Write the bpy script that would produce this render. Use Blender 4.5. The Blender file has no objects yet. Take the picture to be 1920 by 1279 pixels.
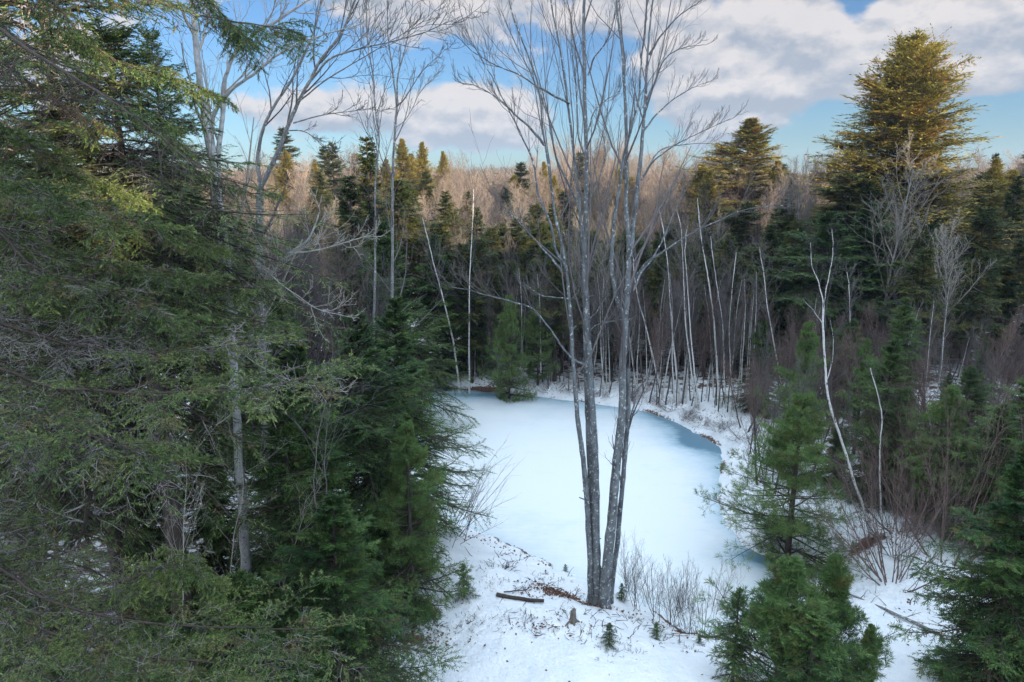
import bpy, math, numpy as np
from mathutils import Vector
R = math.radians
scene = bpy.context.scene
col = scene.collection

# ------------------------------------------------------------------ camera
CZ = 12.5
PITCH = math.atan((639.5 - 338) / 1280.0)
cam_d = bpy.data.cameras.new('camera'); cam = bpy.data.objects.new('camera', cam_d); col.objects.link(cam)
cam_d.lens = 24; cam_d.sensor_width = 36; cam_d.clip_end = 5000; cam_d.clip_start = 0.05
cam.location = (0, 0, CZ); cam.rotation_euler = (math.pi / 2 - PITCH, 0, 0)
scene.camera = cam

# ------------------------------------------------------------------ sky and sun
SUN_EL = R(15); SH = np.array([0.76, -0.65]); SH = SH / np.linalg.norm(SH)
world = bpy.data.worlds.new('World'); scene.world = world; world.use_nodes = True
def build_world():
    nt = world.node_tree; N = nt.nodes; N.clear(); L = nt.links
    def node(t, **k):
        n = N.new(t)
        for a, b in k.items(): setattr(n, a, b)
        return n
    def put(sock, v):
        if isinstance(v, (int, float)): sock.default_value = v
        elif isinstance(v, (tuple, list)): sock.default_value = v
        else: L.new(v, sock)
    def m(op, a, b=0.0, c=0.0, clamp=False):
        n = node('ShaderNodeMath', operation=op); n.use_clamp = clamp
        put(n.inputs[0], a)
        put(n.inputs[1], b)
        if op in ('MULTIPLY_ADD',): put(n.inputs[2], c)
        return n.outputs[0]
    def sstep(x, a, b):
        n = node('ShaderNodeMapRange', interpolation_type='SMOOTHSTEP')
        put(n.inputs['Value'], x); n.inputs['From Min'].default_value = a; n.inputs['From Max'].default_value = b
        return n.outputs[0]
    def mixc(f, a, b):
        n = node('ShaderNodeMix', data_type='RGBA'); put(n.inputs[0], f); put(n.inputs[6], a); put(n.inputs[7], b)
        return n.outputs[2]
    tc = node('ShaderNodeTexCoord'); sp = node('ShaderNodeSeparateXYZ'); L.new(tc.outputs['Generated'], sp.inputs[0])
    x, y, z = sp.outputs
    az = m('ARCTAN2', x, y); el = m('ARCSINE', z)
    def fbm(dx, dy, sc, det, sy=1.9, off=0.0):
        c = node('ShaderNodeCombineXYZ')
        put(c.inputs[0], m('ADD', az, dx)); put(c.inputs[1], m('MULTIPLY', m('ADD', el, dy), sy)); c.inputs[2].default_value = off
        n = node('ShaderNodeTexNoise'); n.noise_dimensions = '3D'
        L.new(c.outputs[0], n.inputs['Vector']); n.inputs['Scale'].default_value = sc
        n.inputs['Detail'].default_value = det; n.inputs['Roughness'].default_value = 0.55
        return n.outputs[0]
    # cloud masses: (pixel x, y, half width, half height, weight)
    blobs = [(1400, 70, 130, 90, .44), (1640, 95, 110, 75, .40), (1500, 155, 190, 38, .44), (1840, 155, 150, 36, .46), (1870, 40, 150, 70, .44), (1365, 235, 120, 44, .80),
             (890, 220, 130, 66, .62), (610, 222, 150, 46, .50), (720, 40, 130, 60, .50), (960, 60, 150, 70, .40), (300, 120, 190, 100, .22), (1150, 30, 120, 50, .24),
             (1555, 50, 22, 26, -.30), (1550, 232, 330, 30, -.40), (500, 90, 110, 90, -.22), (830, 135, 120, 34, -.34), (1080, 190, 110, 70, -.26), (1650, 280, 300, 34, -.3), (960, 310, 400, 24, -.2)]
    def density(de):
        s = None
        for px, py, w, h, k in blobs:
            a0 = math.atan((px - 960) / 1280); e0 = math.atan((338 - py) / 1280 * math.cos(a0))
            u = m('MULTIPLY', m('SUBTRACT', az, a0), 1280 / w)
            v = m('MULTIPLY', m('SUBTRACT', m('ADD', el, de), e0), 1280 / h)
            g = m('EXPONENT', m('MULTIPLY', m('ADD', m('MULTIPLY', u, u), m('MULTIPLY', v, v)), -0.75))
            g = m('MULTIPLY', g, k)
            s = g if s is None else m('ADD', s, g)
        n = m('ADD', m('MULTIPLY', fbm(0, de, 4.5, 10, 2.0, 1.7), .62), m('MULTIPLY', fbm(.7, de, 13, 8, 1.5, 3.1), .38))
        n = m('ADD', m('MULTIPLY', m('SUBTRACT', n, .5), 1.75), .5)
        hi = m('MULTIPLY', sstep(el, .42, .7), .33)
        back = m('MULTIPLY', sstep(y, .3, -.3), .33)
        return m('ADD', m('ADD', m('MULTIPLY', n, 1.15), s), m('MAXIMUM', hi, back)), m('ADD', n, m('MULTIPLY', s, .42))
    d0, e0_ = density(0.0); _, e1_ = density(0.016)
    cov = m('MULTIPLY', sstep(d0, .68, .88), .96)
    lit = m('ADD', m('MULTIPLY', m('SUBTRACT', e0_, e1_), 5.6), .46, clamp=True)
    lit2 = m('ADD', m('MULTIPLY', lit, .75), m('MULTIPLY', fbm(.3, .1, 14, 5, 1.6, 4.2), .3), clamp=True)
    cloud = mixc(lit2, (.44, .52, .64, 1), (1.05, .99, .97, 1))
    # clouds out of view, high up and behind, brightened to light the snow
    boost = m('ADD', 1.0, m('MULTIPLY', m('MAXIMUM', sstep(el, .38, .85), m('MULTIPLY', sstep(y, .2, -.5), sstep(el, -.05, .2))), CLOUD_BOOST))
    cloud = mixc(m('MULTIPLY', sstep(el, .38, .8), .8), cloud, (.70, .88, 1.06, 1))  # overhead clouds tinted blue to cool the light in the shade
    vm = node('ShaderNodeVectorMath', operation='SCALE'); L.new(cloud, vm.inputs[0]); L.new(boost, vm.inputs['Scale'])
    sky = node('ShaderNodeTexSky', sky_type='NISHITA'); sky.sun_disc = False
    sky.sun_elevation = SUN_EL; sky.sun_rotation = math.atan2(SH[0], SH[1]); sky.air_density = 1.0; sky.dust_density = .4; sky.ozone_density = 2.2
    vs = node('ShaderNodeVectorMath', operation='MULTIPLY'); L.new(sky.outputs[0], vs.inputs[0]); vs.inputs[1].default_value = SKY_MUL
    mx = node('ShaderNodeMix', data_type='RGBA')
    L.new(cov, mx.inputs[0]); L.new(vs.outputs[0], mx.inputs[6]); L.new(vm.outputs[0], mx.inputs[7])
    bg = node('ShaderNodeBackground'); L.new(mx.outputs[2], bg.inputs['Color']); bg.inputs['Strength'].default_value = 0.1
    out = node('ShaderNodeOutputWorld'); L.new(bg.outputs[0], out.inputs[0])
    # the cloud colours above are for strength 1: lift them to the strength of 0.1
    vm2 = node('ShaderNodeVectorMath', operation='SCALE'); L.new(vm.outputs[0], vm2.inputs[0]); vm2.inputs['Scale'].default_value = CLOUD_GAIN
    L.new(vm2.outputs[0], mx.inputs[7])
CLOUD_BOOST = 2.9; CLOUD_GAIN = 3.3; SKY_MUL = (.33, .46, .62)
build_world()
sd = bpy.data.lights.new('sun', 'SUN'); sd.energy = 5.0; sd.angle = R(.6); sd.color = (1, .80, .52)
so = bpy.data.objects.new('sun', sd); col.objects.link(so)
sv = Vector((SH[0] * math.cos(SUN_EL), SH[1] * math.cos(SUN_EL), math.sin(SUN_EL)))
so.rotation_euler = sv.to_track_quat('Z', 'Y').to_euler(); so.location = (40, -50, 60)
scene.view_settings.view_transform = 'Standard'; scene.view_settings.look = 'None'
scene.view_settings.exposure = 1.3; scene.view_settings.gamma = 1
scene.render.engine = 'CYCLES'
cy = scene.cycles; cy.max_bounces = 5; cy.diffuse_bounces = 3; cy.glossy_bounces = 2; cy.transmission_bounces = 2; cy.transparent_max_bounces = 4
cy.use_denoising = True

# ------------------------------------------------------------------ maths helpers
ca, sa = math.cos(PITCH), math.sin(PITCH)
def W(px, py, Y):
    """world point seen at pixel (px,py) of the 1920 wide photograph on the vertical plane y=Y"""
    u = (px - 960) / 1280; v = (639.5 - py) / 1280
    dx, dy, dz = u, ca + v * sa, -sa + v * ca
    t = Y / dy
    return np.array([dx * t, Y, CZ + dz * t])
def on_level(px, py, z):
    u = (px - 960) / 1280; v = (639.5 - py) / 1280
    dx, dy, dz = u, ca + v * sa, -sa + v * ca
    t = (z - CZ) / dz
    return np.array([dx * t, dy * t])
shore_px = [(800, 722), (835, 729), (900, 733), (960, 738), (1000, 742), (1060, 750), (1120, 757), (1180, 767), (1230, 778), (1275, 795),
            (1305, 812), (1342, 828), (1362, 850), (1352, 885), (1345, 930), (1358, 985), (1400, 1030), (1470, 1055), (1508, 1075), (1470, 1105),
            (1400, 1160), (1345, 1196), (1300, 1192), (1240, 1160), (1185, 1118), (1140, 1098), (1100, 1092), (1062, 1074), (1020, 1056), (985, 1030),
            (945, 1018), (915, 1000), (885, 990), (830, 975), (770, 930), (745, 850), (760, 760)]
shore = np.array([on_level(a, b, 0.0) for a, b in shore_px])
# smooth the outline and give it small wobbles
def chaikin(p, n=2):
    for _ in range(n):
        q = np.roll(p, -1, 0); p = np.stack([p * .75 + q * .25, p * .25 + q * .75], 1).reshape(-1, 2)
    return p
shore = chaikin(shore)
_r = np.random.default_rng(5)
shore = shore + _r.normal(0, .07, shore.shape)
def shore_dist(x, y):
    p = np.stack([x, y], -1).reshape(-1, 2)
    out = np.full(len(p), 99.0)
    near = (np.abs(p[:, 0] - 1) < 24) & (np.abs(p[:, 1] - 26) < 24)
    q = p[near]
    a = shore; b = np.roll(shore, -1, 0)
    best = np.full(len(q), 1e9); inside = np.zeros(len(q), bool)
    for i in range(len(a)):
        ab = b[i] - a[i]; t = np.clip(((q - a[i]) @ ab) / (ab @ ab), 0, 1)
        d = np.hypot(*(q - a[i] - t[:, None] * ab).T); best = np.minimum(best, d)
        c = (a[i, 1] > q[:, 1]) != (b[i, 1] > q[:, 1])
        with np.errstate(divide='ignore', invalid='ignore'):
            xi = (b[i, 0] - a[i, 0]) * (q[:, 1] - a[i, 1]) / (b[i, 1] - a[i, 1] + 1e-12) + a[i, 0]
        inside ^= c & (q[:, 0] < xi)
    out[near] = np.where(inside, -best, best)
    far = ~near
    c0 = np.array([2.0, 26.0]); out[far] = np.maximum(np.hypot(*(p[far] - c0).T) - 12, 8)
    return out.reshape(np.shape(x))
def ss(x, a, b):
    t = np.clip((x - a) / (b - a), 0, 1); return t * t * (3 - 2 * t)
_ph = np.random.default_rng(3).uniform(0, 6.28, (40, 2)); _dr = np.random.default_rng(4).normal(0, 1, (40, 2))
def vnoise(x, y, f, k0=0, n=6):
    s = 0
    for i in range(k0, k0 + n):
        d = _dr[i] / np.hypot(*_dr[i]); s = s + np.sin((x * d[0] + y * d[1]) * f * (1 + .45 * (i - k0)) + _ph[i, 0]) / (1 + .3 * (i - k0))
    return s / n
def ground(x, y):
    x = np.asarray(x, float); y = np.asarray(y, float)
    d = shore_dist(x, y)
    nearf = ss(-y, -27, -18)
    bank = .42 + .85 * nearf
    z = bank * ss(d, 0.0, 1.2 + 2.2 * nearf) + .18 * ss(d, 0, .35)
    z = np.where(d < 0, -.6 * ss(-d, 0, .5), z)
    out = ss(d, .2, 2.0)
    z = z + out * (vnoise(x, y, 1.1) * .16 + vnoise(x, y, 3.3, 8) * .07 + vnoise(x, y, 9, 16) * .022 - .22 * np.exp(-((x - 2.05) ** 2 + (y - 17.15) ** 2) / .30))
    z = z + ss(d, 0, .5) * ss(-np.abs(y - 34), -12, -3) * np.abs(vnoise(x, y, 6, 20)) * .25
    z = z + ss(y, 38, 80) * 3.6 + ss(y, 80, 170) * 1.0 + vnoise(x, y, .13, 10) * 1.0 * ss(y, 45, 80)
    z = z + ss(x, 8, 24) * 1.6 * ss(-y, -60, -20)
    z = z + ss(-x, 8, 22) * .8
    z = z + ss(-y, -9, 2) * 1.2
    # far wooded hills
    z = z + ss(y, 250, 700) * (4 + 9 * np.exp(-((x - 5) / 55) ** 2) + vnoise(x, y, .012, 24) * 5) - ss(y, 820, 1100) * 30
    # unseen ridge added behind the viewpoint to shade the foreground from the low sun
    s = x * SH[0] + y * SH[1]; l = x * -SH[1] + y * SH[0]
    crest = 22.5 + 8.0 * ss(-l, -32, -17) + vnoise(l, l * .3, .5, 2) * 1.1 + vnoise(l, l, 1.7, 9) * .5
    for (c, w, k) in NOTCH: crest = crest - k * np.exp(-((l - c) / w) ** 2)
    z = z + ss(s, 12, 38) * crest
    return z
NOTCH = [(3.9, 1.0, 15.0), (7.4, .6, 14.0)]  # gaps cut in the added ridge to let sun patches through
def gz(x, y): return float(ground(np.array([x]), np.array([y]))[0])
def base_at(px, Y):
    u = (px - 960) / 1280; x = u * Y
    for _ in range(6):
        z = gz(x, Y); x = u * (Y * ca + (CZ - z) * sa)
    return np.array([x, Y, gz(x, Y)])
def base_px(px, py):
    z = .8
    for _ in range(12):
        q = on_level(px, py, z); z = .5 * z + .5 * gz(q[0], q[1])
    return np.array([q[0], q[1], gz(q[0], q[1])])

Z3 = np.array([0, 0, 1.0])
def nrm(v): return v / np.maximum(np.linalg.norm(v, axis=-1, keepdims=True), 1e-9)

# ------------------------------------------------------------------ geometry collector
class Geo:
    def __init__(s): s.V = []; s.Q = []; s.A = []; s.n = 0
    def add(s, V, Q, A=None):
        s.V.append(V); s.Q.append(Q + s.n); s.n += len(V)
        s.A.append(np.zeros(len(V)) if A is None else A)
    def tubes(s, P, Rr, k=4):
        P = np.asarray(P, float); Rr = np.asarray(Rr, float)
        if P.ndim == 2: P = P[None]; Rr = Rr[None]
        N, n, _ = P.shape
        T = np.gradient(P, axis=1); T = nrm(T)
        mt = nrm(P[:, -1] - P[:, 0])
        ref = np.where(np.abs(mt[:, 2:3]) > .75, np.array([[1., .2, 0]]), np.array([[0, 0, 1.]]))
        U = nrm(np.cross(T, ref[:, None, :])); Wv = np.cross(T, U)
        a = np.arange(k) / k * 2 * math.pi
        V = P[:, :, None] + Rr[:, :, None, None] * (np.cos(a)[None, None, :, None] * U[:, :, None] + np.sin(a)[None, None, :, None] * Wv[:, :, None])
        idx = np.arange(N * n * k).reshape(N, n, k)
        q = np.stack([idx[:, :-1], np.roll(idx, -1, 2)[:, :-1], np.roll(idx, -1, 2)[:, 1:], idx[:, 1:]], -1).reshape(-1, 4)
        A = np.repeat(np.random.default_rng(N).random(N), n * k)
        s.add(V.reshape(-1, 3), q, A)
    def blades(s, B, D, Ln, Wd, rng, roll=None):
        B = B.reshape(-1, 3); D = nrm(D.reshape(-1, 3)); Ln = np.broadcast_to(Ln, (len(B),)).reshape(-1, 1); Wd = np.broadcast_to(Wd, (len(B),)).reshape(-1, 1)
        r = nrm(rng.normal(0, 1, B.shape)) if roll is None else nrm(roll + rng.normal(0, .35, B.shape))
        S = nrm(np.cross(D, r))
        mid = B + D * Ln * .4
        V = np.stack([B, mid + S * Wd * .5, B + D * Ln, mid - S * Wd * .5], 1).reshape(-1, 3)
        q = np.arange(len(V)).reshape(-1, 4)
        s.add(V, q, np.repeat(rng.random(len(B)), 4))
    def mesh(s, name, mat, smooth=True):
        V = np.concatenate(s.V); Q = np.concatenate(s.Q); A = np.concatenate(s.A)
        me = bpy.data.meshes.new(name)
        me.vertices.add(len(V)); me.vertices.foreach_set('co', V.astype(np.float32).ravel())
        me.loops.add(Q.size); me.loops.foreach_set('vertex_index', Q.astype(np.int32).ravel())
        me.polygons.add(len(Q)); me.polygons.foreach_set('loop_start', np.arange(0, Q.size, 4, dtype=np.int32))
        me.polygons.foreach_set('loop_total', np.full(len(Q), 4, np.int32))
        if smooth: me.polygons.foreach_set('use_smooth', np.ones(len(Q), bool))
        at = me.attributes.new('rnd', 'FLOAT', 'POINT'); at.data.foreach_set('value', A.astype(np.float32))
        me.update(calc_edges=True)
        me.materials.append(mat)
        return me
    def build(s, name, mat, parent=None, smooth=True, off=None):
        if off is not None: s.V = [v - off for v in s.V]
        o = bpy.data.objects.new(name, s.mesh(name, mat, smooth)); col.objects.link(o)
        if parent is not None: o.parent = parent
        return o

def grow(B, D, Ln, n, up, wig, rng):
    B = np.asarray(B, float); d = nrm(np.asarray(D, float)); N = len(B)
    Ln = np.broadcast_to(Ln, (N,)); up = np.broadcast_to(up, (n,)); P = np.empty((N, n, 3)); P[:, 0] = B
    for i in range(1, n):
        d = nrm(d + up[i] * Z3 + rng.normal(0, wig, (N, 3)))
        P[:, i] = P[:, i - 1] + d * (Ln / (n - 1))[:, None]
    return P
def along(P, Rr, t):
    N, n, _ = P.shape; f = np.clip(t, 0, .9999) * (n - 1); i = f.astype(int); w = (f - i)[..., None]
    r = np.arange(N)[:, None]
    a = P[r, i]; b = P[r, i + 1]
    return a + (b - a) * w, nrm(b - a), Rr[r, i] * (1 - w[..., 0]) + Rr[r, i + 1] * w[..., 0]
def sprout(P, Rr, m, t0, t1, ratio, ang, n, up, wig, rng, flat=False, fall=.6, rr=.55, rmin=.004, tip=.25, angj=.2, drop=0.0, lmin=0.03):
    N = len(P)
    t = t0 + (t1 - t0) * (np.arange(m)[None] + rng.random((N, m))) / m
    B, T, r = along(P, Rr, t)
    pl = np.linalg.norm(np.diff(P, axis=1), axis=-1).sum(1)
    Ln = np.maximum(pl[:, None] * ratio * (1 - fall * (t - t0) / (t1 - t0 + 1e-6)) * rng.uniform(.6, 1.25, (N, m)), lmin)
    if flat:
        sgn = np.where((np.arange(m) % 2 == 0)[None], 1., -1.) * np.ones((N, 1))
        S = nrm(np.cross(T, Z3) + 1e-4) * sgn[..., None] + rng.normal(0, .22, (N, m, 3))
    else:
        az = rng.uniform(0, 6.283, (N, 1)) + np.arange(m)[None] * 2.4 + rng.normal(0, .4, (N, m))
        U = nrm(np.cross(T, Z3 + np.array([.13, .07, 0]))); Wv = np.cross(T, U)
        S = U * np.cos(az)[..., None] + Wv * np.sin(az)[..., None]
    A = ang + rng.normal(0, angj, (N, m))
    D = T * np.cos(A)[..., None] + nrm(S) * np.sin(A)[..., None]
    B = B.reshape(-1, 3); D = D.reshape(-1, 3); Ln = Ln.ravel(); r0 = np.maximum(r.ravel() * rr, rmin)
    if drop > 0:
        k = rng.random(len(B)) > drop; B, D, Ln, r0 = B[k], D[k], Ln[k], r0[k]
    P2 = grow(B, D, Ln, n, up, wig, rng)
    R2 = r0[:, None] * np.linspace(1, tip, n)[None]; R2 = np.maximum(R2, rmin * .6)
    return P2, R2
def side_blades(g, P, Rr, m, t0, t1, L, Wd, ang, rng, flat=True, fall=.4, droop=0.0):
    N = len(P); t = t0 + (t1 - t0) * (np.arange(m)[None] + rng.random((N, m))) / m
    B, T, r = along(P, Rr, t)
    if flat:
        sgn = np.where((np.arange(m) % 2 == 0)[None], 1., -1.) * np.ones((N, 1))
        S = nrm(np.cross(T, Z3) + 1e-4) * sgn[..., None] + rng.normal(0, .3, (N, m, 3))
    else:
        S = rng.normal(0, 1, (N, m, 3))
    A = ang + rng.normal(0, .2, (N, m))
    D = T * np.cos(A)[..., None] + nrm(S) * np.sin(A)[..., None]; D[..., 2] -= droop
    Ln = L * (1 - fall * t) * rng.uniform(.7, 1.3, (N, m))
    g.blades(B, D, Ln.ravel(), Wd * rng.uniform(.7, 1.3, Ln.size), rng, roll=Z3 * 1.0)

# ------------------------------------------------------------------ materials
def M(name, rough=.8):
    m = bpy.data.materials.new(name); m.use_nodes = True
    b = m.node_tree.nodes['Principled BSDF']; b.inputs['Roughness'].default_value = rough
    b.inputs['Specular IOR Level'].default_value = .25
    return m, m.node_tree, b
def ramp(nt, fac, stops):
    r = nt.nodes.new('ShaderNodeValToRGB'); nt.links.new(fac, r.inputs[0])
    e = r.color_ramp.elements
    while len(e) < len(stops): e.new(.5)
    for x, (p, c) in zip(e, stops): x.position = p; x.color = (*c, 1)
    return r.outputs[0]
def noise(nt, scale, detail=4, coord='Object', sc=(1, 1, 1), rough=.6):
    tc = nt.nodes.new('ShaderNodeTexCoord'); mp = nt.nodes.new('ShaderNodeMapping'); mp.inputs['Scale'].default_value = sc
    nt.links.new(tc.outputs[coord], mp.inputs[0])
    n = nt.nodes.new('ShaderNodeTexNoise'); n.inputs['Scale'].default_value = scale; n.inputs['Detail'].default_value = detail
    n.inputs['Roughness'].default_value = rough; nt.links.new(mp.outputs[0], n.inputs['Vector']); return n.outputs[0]
def mixn(nt, f, a, b, t='MIX'):
    n = nt.nodes.new('ShaderNodeMix'); n.data_type = 'RGBA'; n.blend_type = t
    for s, v in ((n.inputs[0], f), (n.inputs[6], a), (n.inputs[7], b)):
        if isinstance(v, (int, float)): s.default_value = v
        elif isinstance(v, tuple): s.default_value = (*v, 1)
        else: nt.links.new(v, s)
    return n.outputs[2]
def mathn(nt, op, a, b=0.0, clamp=False):
    n = nt.nodes.new('ShaderNodeMath'); n.operation = op; n.use_clamp = clamp
    for s, v in ((n.inputs[0], a), (n.inputs[1], b)):
        if isinstance(v, (int, float)): s.default_value = v
        else: nt.links.new(v, s)
    return n.outputs[0]
def attr(nt, name):
    n = nt.nodes.new('ShaderNodeAttribute'); n.attribute_name = name; return n.outputs['Fac']
def foliage(name, dark, mid, light, brown, brown_amt=.12, nscale=.9, trans=.25):
    m, nt, b = M(name, .62)
    f = mathn(nt, 'ADD', mathn(nt, 'MULTIPLY', noise(nt, nscale, 3), .75), mathn(nt, 'MULTIPLY', attr(nt, 'rnd'), .32))
    oi = nt.nodes.new('ShaderNodeObjectInfo')
    f = mathn(nt, 'ADD', f, mathn(nt, 'MULTIPLY', mathn(nt, 'SUBTRACT', oi.outputs['Random'], .5), .12))
    c = ramp(nt, f, [(.3, dark), (.52, mid), (.75, light)])
    bn = ramp(nt, noise(nt, nscale * 2.3, 3, sc=(1, 1, 1.4)), [(.62 - brown_amt, (0, 0, 0)), (.72 - brown_amt, (1, 1, 1))])
    c = mixn(nt, mathn(nt, 'MULTIPLY', bn, .7), c, brown)
    nt.links.new(c, b.inputs['Base Color'])
    tr = nt.nodes.new('ShaderNodeBsdfTranslucent'); nt.links.new(c, tr.inputs[0])
    mx = nt.nodes.new('ShaderNodeMixShader'); mx.inputs[0].default_value = trans
    nt.links.new(b.outputs[0], mx.inputs[1]); nt.links.new(tr.outputs[0], mx.inputs[2])
    nt.links.new(mx.outputs[0], nt.nodes['Material Output'].inputs[0])
    return m
def bark(name, c1, c2, spot, spot_amt, scale=6, stretch=.25, bump=.5, rough=.85):
    m, nt, b = M(name, rough)
    n1 = noise(nt, scale, 6, sc=(1, 1, stretch))
    c = ramp(nt, n1, [(.3, c1), (.7, c2)])
    s = ramp(nt, noise(nt, scale * 2.2, 4, sc=(1, 1, .8)), [(spot_amt, (0, 0, 0)), (spot_amt + .05, (1, 1, 1))])
    c = mixn(nt, s, c, spot); nt.links.new(c, b.inputs['Base Color'])
    bp = nt.nodes.new('ShaderNodeBump'); bp.inputs['Strength'].default_value = bump; bp.inputs['Distance'].default_value = .03
    nt.links.new(n1, bp.inputs['Height']); nt.links.new(bp.outputs[0], b.inputs['Normal'])
    return m
def twigmat(name, c1, c2):
    m, nt, b = M(name, .8)
    f = mathn(nt, 'ADD', mathn(nt, 'MULTIPLY', noise(nt, .8, 3), .7), mathn(nt, 'MULTIPLY', attr(nt, 'rnd'), .35))
    oi = nt.nodes.new('ShaderNodeObjectInfo'); f = mathn(nt, 'ADD', f, mathn(nt, 'MULTIPLY', mathn(nt, 'SUBTRACT', oi.outputs['Random'], .5), .5))
    nt.links.new(ramp(nt, f, [(.2, c1), (.8, c2)]), b.inputs['Base Color']); return m
m_spruce = foliage('spruce_needles', (.020, .052, .024), (.078, .138, .045), (.22, .27, .085), (.19, .13, .07), .07, .9)
m_hem = foliage('hemlock_needles', (.016, .050, .020), (.055, .118, .036), (.17, .26, .06), (.14, .13, .04), .04, .8)
m_pine = foliage('pine_needles', (.040, .090, .034), (.095, .175, .055), (.20, .29, .09), (.16, .15, .05), .08, .9)
m_far = foliage('far_needles', (.020, .042, .018), (.045, .072, .022), (.115, .125, .030), (.17, .14, .035), .10, .35)
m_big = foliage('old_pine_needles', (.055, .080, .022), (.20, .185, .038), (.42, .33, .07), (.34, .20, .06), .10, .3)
m_maple = bark('maple_bark', (.06, .065, .07), (.21, .225, .235), (.46, .49, .48), .585, 7, .45, .9)
m_gbark = bark('grey_bark', (.10, .10, .10), (.27, .27, .265), (.48, .48, .46), .59, 8, .4, .7)
m_pbark = bark('pale_bark', (.24, .24, .24), (.50, .50, .49), (.10, .10, .095), .62, 6, 1.2, .4)
m_dbark = bark('dark_bark', (.035, .028, .024), (.085, .068, .058), (.13, .12, .11), .66, 10, .2, .7)
m_litbark = bark('orange_sunlit_bark', (.13, .065, .035), (.30, .16, .085), (.2, .18, .15), .68, 12, .25, .7)  # orange sunlight painted into the bark colour of one trunk
m_birch = bark('birch_bark', (.42, .41, .40), (.68, .67, .65), (.05, .045, .04), .60, 5, 3.5, .25, .6)
m_twig = twigmat('twigs_grey', (.06, .054, .055), (.165, .15, .15))
m_twigl = twigmat('twigs_pale', (.16, .145, .13), (.36, .33, .29))
m_twigp = twigmat('twigs_pinkish', (.11, .09, .082), (.38, .305, .265))
m_twigd = twigmat('twigs_dark', (.05, .042, .042), (.12, .10, .095))
m_twigr = twigmat('twigs_red', (.075, .052, .048), (.19, .135, .12))
m_dead = twigmat('dead_twigs', (.15, .135, .135), (.42, .39, .38))
m_leaf = foliage('dead_leaves', (.07, .030, .018), (.16, .07, .04), (.25, .13, .08), (.10, .07, .05), .05, 3, .1)
m_cut = bark('stump_wood', (.10, .085, .07), (.22, .19, .16), (.35, .33, .3), .7, 14, .3, .6)

def snow_mat():
    m, nt, b = M('snow_ground', .75)
    n1 = noise(nt, 1.3, 8); n2 = noise(nt, 9, 6)
    lit = attr(nt, 'litter'); so_ = attr(nt, 'soil')
    snow = ramp(nt, n1, [(.3, (.72, .77, .82)), (.7, (.84, .86, .88))])
    floor = ramp(nt, n2, [(.3, (.06, .035, .025)), (.55, (.13, .075, .05)), (.8, (.22, .15, .11))])
    # litter: patches of leaves and needles melted through the snow in the woods
    f = mathn(nt, 'ADD', mathn(nt, 'MULTIPLY', noise(nt, 1.9, 9, rough=.72), 1.0), mathn(nt, 'MULTIPLY', lit, .14))
    f = ramp(nt, f, [(.61, (0, 0, 0)), (.68, (1, 1, 1))])
    f = mathn(nt, 'MULTIPLY', f, mathn(nt, 'GREATER_THAN', lit, .02))
    c = mixn(nt, f, snow, floor)
    sf = mathn(nt, 'ADD', so_, mathn(nt, 'MULTIPLY', mathn(nt, 'SUBTRACT', n2, .5), .9))
    sf = ramp(nt, sf, [(.45, (0, 0, 0)), (.6, (1, 1, 1))])
    c = mixn(nt, sf, c, floor)
    nt.links.new(c, b.inputs['Base Color'])
    bp = nt.nodes.new('ShaderNodeBump'); bp.inputs['Strength'].default_value = .9; bp.inputs['Distance'].default_value = .22
    h = mathn(nt, 'ADD', noise(nt, 2.5, 8), mathn(nt, 'MULTIPLY', noise(nt, 16, 4), .12))
    nt.links.new(h, bp.inputs['Height']); nt.links.new(bp.outputs[0], b.inputs['Normal'])
    b.inputs['Subsurface Weight'].default_value = 0
    return m
def ice_mat():
    m, nt, b = M('pond_ice', .32)
    e = attr(nt, 'edge')     # 1 where the ice is thin and bare, 0 under the snow crust
    n = noise(nt, .45, 9, sc=(1, 1.6, 1), rough=.68); n3 = noise(nt, 2.2, 8, sc=(1, 2.4, 1), rough=.7)
    f = mathn(nt, 'ADD', e, mathn(nt, 'MULTIPLY', mathn(nt, 'SUBTRACT', n, .42), .75))
    f = mathn(nt, 'ADD', f, mathn(nt, 'MULTIPLY', mathn(nt, 'SUBTRACT', n3, .5), .5))
    c = ramp(nt, f, [(.12, (.69, .73, .75)), (.46, (.54, .63, .69)), (.80, (.30, .43, .51)), (1.25, (.12, .22, .29))])
    nt.links.new(c, b.inputs['Base Color'])
    bp = nt.nodes.new('ShaderNodeBump'); bp.inputs['Strength'].default_value = .15; bp.inputs['Distance'].default_value = .02
    nt.links.new(n3, bp.inputs['Height']); nt.links.new(bp.outputs[0], b.inputs['Normal'])
    return m

# ------------------------------------------------------------------ ground and ice
def grid_obj(name, xs, ys, fz, mat, attrs, keep=None):
    X, Y = np.meshgrid(xs, ys); Zv = fz(X, Y)
    V = np.stack([X, Y, Zv], -1).reshape(-1, 3); nx, ny = len(xs), len(ys)
    i = np.arange(nx * ny).reshape(ny, nx)
    Q = np.stack([i[:-1, :-1], i[:-1, 1:], i[1:, 1:], i[1:, :-1]], -1).reshape(-1, 4)
    if keep is not None: Q = Q[keep(X, Y).reshape(-1)[Q].any(1)]
    g = Geo(); g.add(V, Q); me = g.mesh(name, mat)
    for k, f in attrs.items():
        at = me.attributes.new(k, 'FLOAT', 'POINT'); at.data.foreach_set('value', f(X, Y).astype(np.float32).ravel())
    o = bpy.data.objects.new(name, me); col.objects.link(o); o['kind'] = 'structure'; return o
def spaced(a, b, c, fine, growth=1.09, lo=-150, hi=1200):
    v = list(np.arange(a, b, fine)); s = fine; x = v[-1]
    while x < hi: s *= growth; x += s; v.append(x)
    s = fine; x = v[0]; w = []
    while x > lo: s *= growth; x -= s; w.append(x)
    return np.array(w[::-1] + v)
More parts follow.
